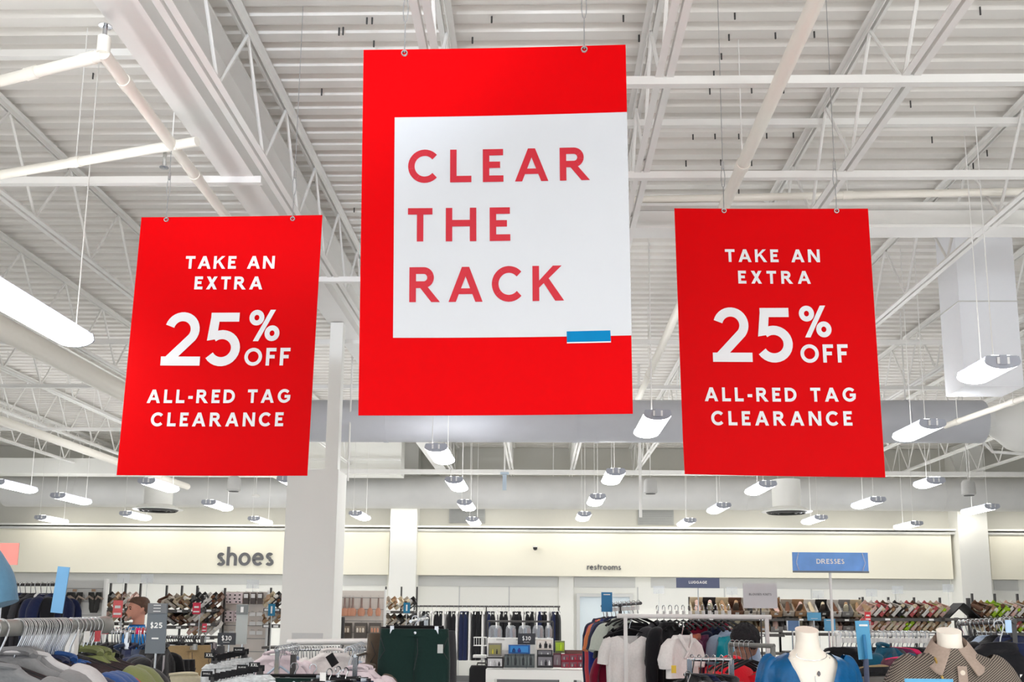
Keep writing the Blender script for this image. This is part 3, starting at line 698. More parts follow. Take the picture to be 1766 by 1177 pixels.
def make_pants(key, w=.42, L=1.02, crotch=.3, tk=.09, legw=.2):
    def f():
        t = em(key); z0 = -.062; hw = w / 2; m = MB()
        for s in (-1, 1):
            def leg(u, v, s=s):
                d = v * L; a = 2 * PI * u; q = max(0, d - crotch)
                inner = -.012 if d < crotch else .006 + min(.02, q * .1)
                outer = hw * (.95 + .06 * min(1, d / .18)) if d < crotch else hw * 1.01 - (hw * 1.01 - legw - .02) * min(1, q / .3) * .5
                cx, hx = (inner + outer) / 2, (outer - inner) / 2
                ty = tk / 2 * (.8 + .25 * min(1, d / .15)) * (1 + .1 * math.sin(4 * a + 7 * v + s) * min(1, v * 3) + .05 * math.sin(23 * d + 3 * a))
                return (s * (cx + hx * math.copysign(abs(math.cos(a)) ** .75, math.cos(a))), ty * math.copysign(abs(math.sin(a)) ** .55, math.sin(a)), z0 - d)
            m.grid(leg, 32, 24, True)
        m.build('trouser_body', K('black'), t)
        MB().loft([((0, 0, z0 + .004), hw * .95, tk * .41, .5), ((0, 0, z0 - .038), hw * .965, tk * .45, .5)], 40, cap=True).build('waistband', K('black'), t)
        bt = MB().lathe([(0.001, 0), (.009, 0), (.008, .004), (.001, .005)], (0, 0, 0), 10).build('button', M_chrome, t); bt.rotation_euler = (PI / 2, 0, 0); bt.location = (.006, -tk * .455, z0 - .018)
        m = MB()
        for s in (-1, 1): m.tube([(s * hw * .93, -tk * .36, z0 - .045), (s * hw * .8, -tk * .47, z0 - .12), (s * hw * .95, -tk * .42, z0 - .17)], .002, 5)
        m.tube([(.02, -tk * .48, z0 - .05), (.024, -tk * .52, z0 - .13), (.004, -tk * .5, z0 - crotch * .7)], .002, 5)
        m.build('seam_stitching', K('charcoal'), t)
        return t
    return f
def make_drape(key, w, L, tk, neck=.08, seed=0):
    def f():
        o = body_mesh(w, L, tk, neck=neck, seed=seed, nf=5).build(key, K('black'))
        return o
    return f
def along(A, B, n, i, jit=0.0):
    f = (i + .5) / n; return A.lerp(B, f) + Vector((0, 0, 0))
def yaw(A, B): d = B - A; return math.atan2(d.y, d.x) - PI / 2
def rack(label, A, B, r=0.013, m=None, posts=(0.04, 0.96), foot=0.25, cat='clothes rack', name='clothes_rack', mpost=None):
    m = m or M_chrome; t = thing(name, label, cat, (A.x, A.y, 0))
    MB().tube([A, B], r, 12).build('hang_bar', m, t, world=True)
    for f in posts:
        p = A.lerp(B, f); MB().box((p.x, p.y, p.z / 2), (.026, .026, p.z)).build('post', mpost or m, t, world=True, smooth=False)
        d = (B - A).normalized(); n = Vector((-d.y, d.x, 0)) * foot
        MB().tube([Vector((p.x, p.y, .03)) - n, Vector((p.x, p.y, .03)) + n], .015, 8).build('foot', mpost or m, t, world=True)
    return t
def hang_row(A, B, n, key, make, lab, cat, group, mats=None, jit=.12, skip=(), dz=0.0, base_rot=0.0, names=None, s=None):
    rz = yaw(A, B) + base_rot
    for i in range(n):
        if i in skip: continue
        p = along(A, B, n, i); mm = mats[i % len(mats)] if mats else None
        if isinstance(mm, str): nm = mm; mm = {k: K(nm) for k in ('body', 'sleeve', 'collar', 'placket', 'trouser_body', 'waistband')}; 
        elif isinstance(mm, tuple): nm, mm = mm
        else: nm = ''
        place(key, make, p + Vector((0, 0, dz)), (random.uniform(-.02, .02), random.uniform(-.05, .05), rz + random.uniform(-jit, jit)), lab.format(o=ordw(i), c=nm), cat, group, mm, s)
def one(nm): return {k: K(nm) for k in ('body', 'sleeve', 'collar', 'placket', 'trouser_body', 'waistband')}
def sign(px0, py0, px1, py1, Y, m, label, text=None, tm=None, tpx=None, pole=None, zb=None, name='sign_holder', cat='sign', poler=.006, rot=0.0, thick=.006, polem=None, extra=None, th=None):
    a, b = P(px0, py0, Y), P(px1, py1, Y); c = (a + b) / 2; w = b.x - a.x; h = a.z - b.z
    t = thing(name, label, cat, (c.x, Y, b.z))
    R = Euler((0, rot, 0)).to_matrix()
    MB().box((0, 0, h / 2), (w, thick, h), R).build('panel', m, t, smooth=False)
    if text:
        tw = w * (tpx if tpx else .6); H = th or tw / (sum(glyph(q, .2)[0] for q in text) + .12 * (len(text) - 1))
        m2 = MB(); put_text(m2, text_fit(text, tw / H, .2), lambda x, y: R @ Vector((x * H - tw / 2, -thick / 2 - .002, h * .56 - H / 2 + y * H)) if not rot else R @ Vector((x * H - tw / 2, -thick / 2 - .002, y * H - H / 2)) + Vector((0, 0, h / 2)))
        m2.build('lettering', tm or M_whiteplastic, t, smooth=False)
    if extra: extra(t, w, h, R)
    if pole is not None:
        zz = zb if zb is not None else 0.0
        x = P(pole, py1, Y).x - c.x
        MB().tube([(x, thick, h * .1), (x, thick, zz - b.z)], poler, 8).build('pole', polem or M_chrome, t)
        if zb is None: MB().lathe([(.11, 0), (.11, .008), (.02, .014)], (x, thick, -b.z), 20).build('base', polem or M_chrome, t)
    return t
# -------------------- front rack of shirts and polos
bx, bz_ = -1.5, 1.541
rk = thing('clothes_rack', 'gray oval bar rack of polos and tees nearest the camera, full of chrome hooks', 'clothes rack', (bx, 3.2, 0))
MB().tube([(bx, 1.3, bz_), (bx, 3.38, bz_)], [(.024, .017)] * 2, 18).build('hang_bar', M_bar, rk, world=True)
MB().lathe([(.024, 0), (.029, .012), (.03, .06), (.024, .075), (.005, .08)], (0, 0, 0), 20).build('end_cap', M_bar, rk)
_ec = [q for q in rk.children if q.name.startswith('end_cap')][0]; _ec.location = (0, .17, bz_); _ec.rotation_euler = (-PI / 2, 0, 0)
for yy in (1.5, 3.19): MB().box((bx, yy, bz_ / 2), (.03, .03, bz_)).build('post', M_rackw, rk, world=True, smooth=False)
MB().box((bx, 2.3, .04), (.06, 2.2, .05)).build('floor_rail', M_rackw, rk, world=True, smooth=False)
hy = [2.71, 2.755] + [2.84 + i * .0115 for i in range(26)] + [3.175, 3.205, 3.23, 3.265, 3.29, 3.325, 3.355]
for i, y in enumerate(hy):
    tg = {1: 'w'}.get(i)
    place('hangA', make_hanger(.40), (bx, y, bz_), (0, 0, random.uniform(-.1, .1)), 'black plastic hanger with chrome hook, %s along the gray bar from the picture edge' % ordw(i), 'hanger', 'hangers on the gray front bar')
for i, (y, mm, lab) in enumerate(((3.225, M_whiteplastic, 'small white size tag sleeve hooked on the gray bar past the hooks'), (3.305, K('coral'), 'small red size tag sleeve hooked on the gray bar past the hooks'))):
    tag(MB().box((0, 0, 0), (.004, .035, .035)).build('size_tag', mm, None, smooth=False), lab, 'tag').location = (bx + .03, y, bz_ - .035)
GA = (('gray', 2.70, 'tee', 'mid gray tee on the front rack, nearest the picture edge'), ('gray', 2.80, 'polo', 'mid gray polo next along the front rack'), ('gray', 2.845, 'polo', 'mid gray polo just before the heather shirt on the front rack'),
      ('pale gray', 2.862, 'tee', 'pale heather gray shirt bulging out of the front rack'), ('navy', 3.0, 'polo', 'dark navy polo on the front rack before the blue ones'),
      ('blue', 3.05, 'polo', 'first blue polo on the front rack after the navy one'), ('blue', 3.095, 'tee', 'second blue shirt on the front rack after the navy one'), ('blue', 3.125, 'tee', 'third blue shirt on the front rack beside the red one'),
      ('red', 3.18, 'tee', 'red tee on the front rack between blue and olive'), ('olive', 3.235, 'polo', 'olive green polo with open collar on the front rack'), ('olive', 3.295, 'polo', 'second olive green polo behind the open-collared one'),
      ('black', 3.36, 'polo', 'black polo at the far end of the front rack'))
for i_g, (c, y, kd, lab) in enumerate(GA):
    k = 'shirt_' + kd
    place(k, make_shirt('polo_shirt' if kd == 'polo' else 'tee_shirt', .44, .7, .045, 'short', 'polo' if kd == 'polo' else 'band', seed=1), (bx, y, bz_ - (.012, .0, .0, -.014, .03, .022, .022, .022, .034, .012, .012, .022)[i_g]), (0, 0, random.uniform(-.03, .03)), lab, 'shirt', 'shirts on the gray front bar', one(c))
place('shirt_tee', None, (bx - .16, 2.6, bz_ - .05), (0, 0, .1), 'teal tee cut off at the picture corner of the front rack', 'shirt', 'shirts on the gray front bar', one('teal'))
# denim shirt high at the picture edge
st_ = thing('display_stand', 'slim white stand holding up the light denim shirt', 'stand', (-2.06, 3.34, 0))
MB().tube([(0, .06, 0), (0, .06, 1.94), (0, -.06, 1.945)], .012, 8).build('pole', M_rackw, st_); MB().lathe([(.2, 0), (.2, .01), (.03, .02)], (0, .06, 0), 20).build('base', M_rackw, st_)
place('hangA', None, (-2.06, 3.3, 1.95), (0, 0, 0), 'black hanger under the light denim shirt at the picture edge', 'hanger')
place('shirt_denim', make_shirt('denim_shirt', .46, .72, .1, 'short', 'polo', seed=2), (-2.1, 3.3, 1.945), (0, 0, .05), 'light blue denim shirt hung high at the picture edge', 'shirt', None, {k: cloth(COL['denim'], 'denim_cloth') for k in ('body', 'sleeve', 'collar', 'placket')})
sign(-14, 937, 30, 975, 7.0, mat('coral_card', (240, 150, 140), 0.4), 'pale coral card behind the denim shirt', pole=8)
def blade_extra(t, w, h, R): MB().box(R @ Vector((0, -.006, h * .4)) + Vector((0, 0, h * .5 * 0)), (w * .5, .003, .012), R).build('caption_line', M_whiteplastic, t, smooth=False)
sign(97, 978, 111, 1058, 6.0, mat('sky_blue_card', (112, 170, 216), 0.4), 'slim tilted sky blue blade sign beside the slippers', pole=106, rot=.08, polem=M_black)
# dark jackets on a tall rail
A, B = P(24, 1009, 9.0), P(104, 1009, 8.7)
rack('black tall rail of dark jackets behind the gray front bar', A, B, .014, M_rackd)
hang_row(A, B, 9, 'hangA', None, 'black hanger on the tall rail, {o} toward the slippers', 'hanger', 'hangers on the tall dark rail', jit=.5, base_rot=.5)
hang_row(A, B, 9, 'shirt_jacket', make_shirt('jacket', .46, .8, .12, 'long', 'band', seed=4), '{c} jacket on the tall rail, {o} toward the slippers', 'jacket', 'jackets on the tall dark rail', ['black', 'black', 'navy', 'black', 'charcoal', 'white', 'navy', 'black', 'navy'], jit=.5, base_rot=.5)
# slatwall displays
M_slat = mat('slatwall_gray', (206, 206, 203), 0.6, var=0.02); M_slatp = mat('slatwall_blush', (224, 216, 208), 0.6, var=0.02)
def slatwall(px0, px1, py0, Y, label, m, zs=(), n=7):
    a, b = P(px0, py0, Y), P(px1, py0, Y); t = thing('slatwall_display', label, 'display wall', ((a.x + b.x) / 2, Y, 0), 0)
    w = b.x - a.x; h = a.z
    MB().box((0, .03, h / 2), (w, .04, h)).build('panel', m, t, smooth=False)
    g_ = MB()
    for i in range(n): g_.box((0, .008, h - .1 - i * .16), (w, .006, .008))
    g_.build('slat_grooves', mat('groove_shadow', (150, 150, 148), 0.7), t, smooth=False)
    for s in (-1, 1): MB().box((s * (w / 2 + .012), .02, h / 2 + .01), (.025, .08, h + .02)).build('side_post', M_rackw, t, smooth=False)
    return t
slatwall(104, 181, 1001, 12.0, 'pale gray slatwall hung with dark slippers', M_slat)
def make_slippers():
    t = em('slipper_pair')
    for s in (-1, 1):
        m = MB(); R = Euler((0, s * .14, 0)).to_matrix()
        n = 12; prof = [(0, .033, 0), (.06, .042, 0), (.14, .036, 0), (.2, .042, 0), (.25, .03, 0)]
        m.loft([(R @ Vector((0, 0, -z)) + Vector((s * .048, -.015, 0)), hw, .014, .9) for z, hw, _ in prof], 16)
        sole = m.build('slipper_sole', mat('slipper_black', (38, 38, 36), 0.7), t)
        u = MB(); u.tube([Vector((s * .048 + s * .012 - .042, -.02, -.085)), Vector((s * .052, -.055, -.05)), Vector((s * .048 + s * .012 + .046, -.02, -.085))], .013, 8)
        u.build('slipper_strap', mat('slipper_taupe', (150, 136, 124), 0.8), t)
    MB().tube([(0, .03, .03), (0, -.05, .035), (0, -.05, .0)], .003, 6).build('hook', M_chrome, t)
    MB().box((0, -.06, .02), (.05, .004, .03)).build('header_card', mat('kraft_card', (170, 142, 118), 0.7), t, smooth=False)
    return t
for i, (px, lab) in enumerate(((115, 'dark slipper pair half hidden by the sky blue blade sign'), (132.5, 'dark slipper pair with white price tag on the gray slatwall'), (165, 'dark slipper pair hanging farthest along the gray slatwall'))):
    p = P(px, 1022, 11.97); place('slippers', make_slippers, p, (0, 0, 0), lab, 'slippers', 'slippers on the slatwall')
    if i == 1: tag(MB().box((0, 0, 0), (.06, .004, .075)).build('price_tag', M_whiteplastic, None, smooth=False), 'white price tag hanging at the middle slipper pair', 'tag').location = P(130, 1050, 11.9)
# -------------------- shoe aisles: shelves with tilted open boxes and shoes
M_shelf = mat('shelf_gray', (88, 84, 80), 0.5)
BOXC = [('white', (226, 222, 216)), ('cream', (206, 190, 160)), ('tan', (166, 132, 98)), ('black', (40, 38, 38)), ('gray', (150, 148, 146)), ('brown', (106, 72, 52)), ('blush', (214, 178, 166)), ('stone', (184, 174, 160))]
def make_box():
    t = em('shoe_box'); W, D, H, q = .2, .3, .11, .006
    m = MB(); m.box((0, 0, q / 2), (W, D, q))
    for s in (-1, 1): m.box((s * (W - q) / 2, 0, H / 2), (q, D, H)); m.box((0, s * (D - q) / 2, H / 2), (W, q, H))
    m.build('box_tray', M_whiteplastic, t, smooth=False)
    MB().box((0, D / 2 + .01, H * .75), (W + .012, .012, .2)).build('box_lid', M_whiteplastic, t, smooth=False)
    MB().box((0, -D / 2 - .002, H * .55), (.06, .002, .04)).build('size_label', M_slat, t, smooth=False)
    return t
def make_shoe():
    t = em('shoe')
    m = MB(); rows = [(-.13, .012, .028, .03), (-.12, .028, .034, .04), (-.07, .042, .03, .034), (-.02, .044, .036, .04), (.03, .036, .046, .05), (.08, .033, .055, .06), (.115, .03, .06, .065), (.125, .018, .055, .06)]
    base = 0
    for y, hw, h, _ in rows:
        for j in range(14):
            a = 2 * PI * j / 14; m.v.append(Vector((hw * math.cos(a), y, max(0.0, .012 + h * .5 + h * .62 * math.sin(a)))))
    for k in range(len(rows) - 1):
        for j in range(14): m.f.append((k * 14 + j, k * 14 + (j + 1) % 14, (k + 1) * 14 + (j + 1) % 14, (k + 1) * 14 + j))
    m.f.append(tuple(range(14))[::-1]); m.f.append(tuple(range(7 * 14, 8 * 14)))
    m.build('upper', K('black'), t)
    s_ = MB(); s_.loft([((0, 0, 0), .046, .13, .8), ((0, 0, .014), .046, .132, .8)], 20); s_.build('sole', M_whiteplastic, t)
    return t
def shoe_rack(px0, px1, Y, tops, label, short, lean=.5, nper=6, shoes=True, ptop=1012, posts=3, pal=None, frame=M_rackd, tags=True, facing=0):
    a, b = P(px0, ptop, Y), P(px1, ptop, Y); w = b.x - a.x
    t = thing('shoe_rack', label, 'shoe rack', ((a.x + b.x) / 2, Y, 0)); zt = a.z
    for i in range(posts): MB().box((-w / 2 + w * i / (posts - 1), .1, zt / 2), (.021, .03, zt)).build('upright', frame, t, smooth=False)
    zs = []
    for py in tops: zs.append(P(px0, py, Y - .2).z)
    zs2 = zs + [zs[-1] - .26 * (k + 1) for k in range(max(0, 4 - len(zs)))]
    for k, z in enumerate(zs2):
        MB().box((0, 0, z - .014), (w, .4, .028)).build('shelf', M_shelf, t, smooth=False)
        if tags and k < len(zs):
            MB().box((0, -.204, z - .02), (w, .006, .035)).build('price_rail', mat('price_rail', (74, 71, 68), 0.4), t, smooth=False)
            for f in (.2, .75): MB().box((-w / 2 + w * f, -.209, z - .018), (.06, .003, .024)).build('price_ticket', M_whiteplastic, t, smooth=False)
    pal = pal or BOXC; cx = (a.x + b.x) / 2
    for k, z in enumerate(zs):
        ln = ['top', 'second', 'third', 'fourth'][k]
        for i in range(nper):
            x = cx - w / 2 + w * (i + .5) / nper; c = random.choice(pal); s = .8 if lean else min(1.15, w / nper / .21)
            rot = (.6 if facing else .3, lean, 0)
            lift = abs(math.sin(lean)) * .1 * s + (.03 if lean else .088)
            mk = {'box_tray': mat('box_' + c[0], c[1], 0.6), 'box_lid': mat('box_' + c[0], c[1], 0.6)}
            place('shoebox', make_box, (x, Y - .01, z + lift), rot, '%s shoe box, %s shelf of %s, %s along' % (c[0], ln, short, ordw(i)), 'shoe box', 'tilted shoe boxes on ' + short, mk, (s, s * .9, s * (.5 if lean else 1)))
            if shoes:
                c2 = random.choice(pal); sr = Euler(rot).to_matrix() @ Vector((0, -.01, (.035 if lean else .075) * s))
                place('shoe', make_shoe, Vector((x, Y - .01, z + lift)) + sr, (rot[0] + (.0 if lean else .1), rot[1], random.uniform(-.25, .25) + (PI if i % 2 else 0)), '%s shoe, %s shelf of %s, %s along' % (c2[0], ln, short, ordw(i)), 'shoe', 'shoes on ' + short, {'upper': cloth(c2[1], 'shoe_' + c2[0]), 'sole': K('brown' if random.random() < .5 else 'cream')}, (s, s, s))
    return t
shoe_rack(186, 238, 13.0, (1049, 1074), 'dark shoe rack beside the slippers, behind the man in blue', 'the rack by the slippers', -.75, 5, ptop=1006, posts=3)
shoe_rack(283, 336, 12.4, (1052, 1080), 'dark shoe rack just past the man in blue', 'the rack past the man', .6, 4, ptop=1010, posts=3)
shoe_rack(337, 384, 12.2, (1051, 1075, 1098), 'dark shoe rack next to the blush slatwall', 'the rack by the blush slatwall', -.7, 5, ptop=1014, posts=2)
shoe_rack(464, 494, 12.2, (1050, 1078), 'narrow dark shoe rack between blush slatwall and box column', 'the narrow rack by the column', -.7, 3, ptop=1014, posts=2)
shoe_rack(664, 718, 14.5, (1054, 1084), 'dark shoe rack with blue tag beside the hairbrush slatwall', 'the rack by the hairbrushes', -.7, 5, ptop=1012, posts=3)
shoe_rack(1190, 1345, 14.5, (1066, 1093), 'long shoe rack behind the luggage and white cards', 'the long luggage-sign rack', 0, 7, ptop=1030, posts=2, facing=1)
shoe_rack(1346, 1486, 14.5, (1067, 1092), 'long shoe rack under the dresses sign', 'the long dresses-sign rack', 0, 7, ptop=1030, posts=2, facing=1)
warm = [('tan', (176, 138, 104)), ('cream', (214, 198, 168)), ('blush', (214, 170, 158)), ('brown', (112, 76, 54)), ('white', (222, 214, 206)), ('black', (44, 40, 38)), ('rose', (190, 90, 92)), ('tan', (190, 150, 112)), ('cream', (220, 206, 180)), ('blush', (206, 160, 146)), ('lime', (160, 196, 40))]
shoe_rack(1492, 1626, 12.5, (1066, 1091), 'dark shoe rack of slanted sandals behind the patterned polo mannequin', 'the sandal rack behind the patterned polo', -.8, 13, ptop=1030, posts=4, pal=warm)
shoe_rack(1682, 1800, 12.5, (1066, 1092), 'dark shoe rack of slanted sandals at the picture edge', 'the sandal rack by the pilaster', -.8, 11, ptop=1024, posts=4, pal=warm)
# dark tented box display between the sandal racks
b0 = P(1655, 1066, 12.4); t = thing('tent_display', 'black tent-shaped shoe display between the two sandal racks', 'display', (b0.x, 12.4, 0))
for s in (-1, 1): MB().box((s * .1, 0, b0.z + .08), (.27, .3, .015), Euler((0, s * .75, 0)).to_matrix()).build('side_panel', M_black, t, smooth=False)
MB().box((0, .1, b0.z / 2), (.04, .04, b0.z)).build('upright', M_rackd, t, smooth=False); MB().box((.16, .1, b0.z / 2 + .12), (.04, .04, b0.z + .24)).build('upright', M_rackd, t, smooth=False)
MB().box((0, 0, b0.z - .02), (.5, .36, .03)).build('shelf', M_shelf, t, smooth=False)
for (px0, py0, px1, py1, Y, c, lab) in ((196, 1036, 210, 1066, 11.6, (240, 110, 112), 'coral clearance card on the shoe rack beside the man'), (333, 1040, 345, 1060, 11.6, (214, 44, 74), 'small red clearance card on the rack past the man'), (349, 1076, 356, 1091, 11.6, (226, 70, 90), 'smaller red clearance card lower on the rack by the blush slatwall'), (1491, 1056, 1502, 1072, 12.2, (220, 54, 64), 'small red clearance card on the sandal rack')):
    def ex(t, w, h, R): MB().box((0, -.005, h * .22), (w * .8, .003, h * .12)).build('caption_line', M_whiteplastic, t, smooth=False); MB().box((0, -.005, h * .62), (w * .6, .003, h * .16)).build('caption_line', M_whiteplastic, t, smooth=False)
    sign(px0, py0, px1, py1, Y, mat('red_card_%d' % px0, c, 0.5), lab, pole=px1 - 1, extra=ex)
for (px0, py0, px1, py1, Y, lab) in ((463, 1042, 474, 1063, 11.9, 'teal blue tag on the narrow shoe rack by the box column'), (696, 1040, 707, 1058, 14.0, 'teal blue tag on the shoe rack by the hairbrushes')):
    sign(px0, py0, px1, py1, Y, mat('teal_tag', (22, 120, 160), 0.5), lab, pole=px0 + 5, extra=lambda t, w, h, R: MB().box((0, -.005, h / 2), (w * .22, .003, h * .6)).build('caption_line', M_whiteplastic, t, smooth=False))
# -------------------- blush slatwall with packaged accessories
slatwall(386, 462, 1021, 12.5, 'blush slatwall hung with packaged accessories near the shoes sign', M_slatp, n=9)
def make_pack(key, w, h, d, holes=True):
    def f():
        t = em(key)
        MB().box((0, -.015, -h / 2), (w, d, h)).build('card', M_whiteplastic, t, smooth=False)
        if holes:
            m = MB()
            for i, (x, z) in enumerate(((-.25, .28), (.22, .3), (-.28, -.05), (.2, -.08), (-.1, -.34), (.26, -.36))): m.lathe([(.001, 0), (.016, 0), (.016, .006), (.001, .007)], (0, 0, 0), 8); 
            m.v = []; m.f = []
            for x, z in ((-.25, .28), (.22, .3), (-.28, -.05), (.2, -.08), (-.1, -.34), (.26, -.36)): m.box((x * w, -.015 - d / 2 - .003, -h / 2 + z * h), (w * .16, .006, h * .11))
            m.build('printed_pattern', M_black, t, smooth=False)
        MB().tube([(0, .07, .012), (0, -.07, .016)], .003, 6).build('peg', M_chrome, t)
        return t
    return f
M_pinkcard = mat('pink_card', (238, 222, 224), 0.5)
k12 = 12.47
for i, (px, py, w_, h_) in enumerate(((395, 1023, 15, 18), (411, 1023, 17, 18), (395, 1054, 18, 19), (410, 1054, 9, 18))):
    place('packA', make_pack('accessory_pack', .12, .135, .02), P(px, py, k12), (0, 0, 0), 'pale pink accessory pack on the blush slatwall, %s' % ('top row toward the shoe rack', 'top row beside the dark tubes', 'second row toward the shoe rack', 'second row behind the gray sign')[i], 'accessory pack', 'accessory packs', {'card': M_pinkcard}, (w_ / 16, 1, 1))
for i, px in enumerate((426, 438, 450)):
    place('packB', make_pack('sock_tube', .06, .14, .04, False), P(px, 1023, k12), (0, 0, 0), 'dark banded tube pack on the blush slatwall, %s of three' % ordw(i), 'tube pack', 'tube packs', {'card': mat('tube_taupe', (84, 72, 68), 0.4)})
    MB().box((0, -.037, -.04), (.05, .004, .05)).build('band', M_whiteplastic, PROTO['packB'][0]) if i == 0 else None
n_ = 0
for py in (1057, 1073, 1089):
    for px in (388, 400, 436, 448):
        if py < 1089 and px < 420: continue
        place('packC', make_pack('price_card', .075, .045, .006, False), P(px, py, 12.47), (0, 0, 0), 'white price card on the blush slatwall, %s counting down row by row' % ordw(n_), 'price card', 'price cards'); n_ += 1
def gray_sign_x(t, w, h, R):
    MB().box((0, -.006, h * .87), (w, .004, h * .24)).build('header', mat('sign_gray_head', (124, 128, 128), 0.4), t, smooth=False)
    MB().box((0, -.009, h * .87), (w * .25, .003, h * .14)).build('caption_line', M_whiteplastic, t, smooth=False)
sign(409, 1043, 425, 1112, 6.2, mat('sign_gray', (178, 184, 182), 0.3), 'tall narrow gray plastic sign in front of the blush slatwall', pole=417, extra=gray_sign_x)
M_chal = mat('chalk_sign', (58, 60, 66), 0.5)
def small_line(t, w, h, R): MB().box((0, -.005, h * .22), (w * .36, .002, h * .05)).build('caption_line', M_slat, t, smooth=False)
sign(376, 1092, 406, 1113, 6.0, M_chal, 'dark thirty dollar sign above the size-ringed packs', '$30', None, .56, pole=394, extra=small_line)
sign(893, 1093, 923, 1112.5, 12.0, M_chal, 'dark thirty dollar sign on the gift table', '$30', None, .5, pole=908, zb=.88, extra=small_line)
sign(634, 1096, 661, 1112, 6.9, M_chal, 'dark twenty dollar sign beside the hanging dark shorts', '$20', None, .7, pole=648)
M_smoke = mat('smoke_plastic', (112, 118, 124), 0.25, alpha=.92)
def tall_x(t, w, h, R):
    MB().box((0, -.006, h * .9), (w * .96, .004, h * .2)).build('header', mat('sign_gray_dark', (112, 114, 118), 0.4), t, smooth=False)
    for q in (.84, .9, .96): MB().box((0, -.009, h * q), (w * .36, .003, h * .012)).build('caption_line', M_whiteplastic, t, smooth=False)
    MB().box((0, -.009, h * .3), (w * .34, .003, h * .03)).build('caption_line', M_whiteplastic, t, smooth=False)
sign(256, 1041, 284, 1128, 4.4, M_smoke, 'tall smoky plastic twenty-five dollar sign beside the man in blue', '$25', None, .62, pole=268, extra=tall_x, th=.024)
# -------------------- second rack: chrome rail with jeans shirts
A, B = P(148, 1091, 5.2), P(284, 1091, 5.0)
rack('chrome rail rack with denim shirts behind the front polo rack', A, B, .01, M_chrome, (.55, .98))
hang_row(A, B, 24, 'hangB', make_hanger(.38, tagm=None), 'chrome-hooked hanger on the denim shirt rail, {o} toward the dollar sign', 'hanger', 'hangers on the denim shirt rail', jit=.35, base_rot=.55)
hang_row(A, B, 8, 'shirt_den', make_shirt('button_shirt', .44, .72, .08, 'long', 'polo', seed=3), '{c} shirt on the chrome rail behind the polos, {o} along', 'shirt', 'shirts on the denim rail', ['black', 'charcoal', 'black', 'jean', 'navy', 'jean', 'black', 'black'], jit=.3, base_rot=.55)
for i, (px, c) in enumerate(((172, 'white'), (181, 'coral'), (241, 'magenta'), (247, 'coral'))):
    tag(MB().box((0, 0, 0), (.03, .02, .03)).build('size_ring', K(c), None, smooth=False), '%s size ring on the denim shirt rail, %s along' % (c, ordw(i)), 'tag', 'size rings').location = P(px, 1089, 5.05)
# khaki trousers on a rail
A, B = P(282, 1100, 8.2), P(350, 1101, 8.0)
rack('black rail rack with khaki trousers past the dollar sign', A, B, .012, M_rackd, (.5, .99))
hang_row(A, B, 16, 'clip', make_clip_hanger, 'clip hanger on the khaki trouser rail, {o} along', 'hanger', 'clip hangers on the khaki rail', jit=.4)
place('trous', make_pants('trousers', .42), P(324, 1101, 7.9), (0, 0, .85), 'khaki trousers hanging face-out past the dollar sign', 'trousers', None, one('khaki'))
place('trous', None, P(292, 1102, 8.0), (0, 0, 1.25), 'dark gray trousers beside the khaki pair', 'trousers', None, one('brown'))
place('trous', None, P(364, 1104, 8.6), (0, 0, 1.35), 'dark brown trousers just past the khaki pair', 'trousers', None, one('charcoal'))
for i, (px, Y) in enumerate(((262, 5.6), (272, 5.7), (283, 5.8))):
    place('trous', None, P(px, 1122, Y), (0, 0, .9), 'black jeans under the tall dollar sign, %s of three' % ordw(i), 'trousers', 'black jeans', one('black'))
# packs with black size rings
M_print = mat('printed_white', (206, 210, 212), 0.6, var=0.5, scale=70)
def make_sizepack():
    t = em('hanging_pack')
    body_mesh(.16, .26, .05, z0=-.03, neck=.05, nf=4, slope=.03).build('pack', M_print, t)
    MB().box((0, -.01, 0.0), (.05, .006, .028)).build('size_card', M_black, t, smooth=False)
    MB().tube(hook_pts(.012, .03), .003, 6).build('hook', M_chrome, t)
    return t
A, B = P(368, 1136, 5.0), P(424, 1124, 5.2); rack('low black rail of folded packs under the thirty dollar sign', A, B, .01, M_rackd)
hang_row(A, B, 7, 'spack', make_sizepack, 'printed clothing pack with black size card on the back rail, {o} along', 'clothing pack', 'clothing packs back rail', jit=.2, base_rot=PI / 2)
A2, B2 = P(366, 1169, 4.7), P(452, 1152, 4.7); rack('lower black rail of printed packs at the picture bottom', A2, B2, .01, M_rackd)
hang_row(A2, B2, 9, 'spack', None, 'printed clothing pack with black size card on the front rail, {o} along', 'clothing pack', 'clothing packs front rail', jit=.2, base_rot=PI / 2)
for px, py, Y, s_, lab in ((362, 1131, 4.95, 'XXL', 'black XXL size ring above the packs on the back rail'), (439, 1148, 4.62, 'XXL', 'black XXL size ring at the column end of the front packs'), (357, 1163, 4.62, 'SMALL', 'black SMALL size ring on the front packs'), (418, 1152, 4.62, 'XLARGE', 'black XLARGE size ring beside the XXL one'), (412, 1122, 5.1, 'XLARGE', 'black XLARGE size ring on the back packs')):
    sign(px - 9, py - 5, px + 9, py + 5, Y, M_black, lab, s_, M_slat, .7, name='size_ring', cat='size ring')
place('shirt_tee', None, P(312, 1164, 5.2) + Vector((0, 0, .09)), (0, 0, .85), 'cream printed tee poking up at the picture bottom', 'shirt', None, one('cream'))
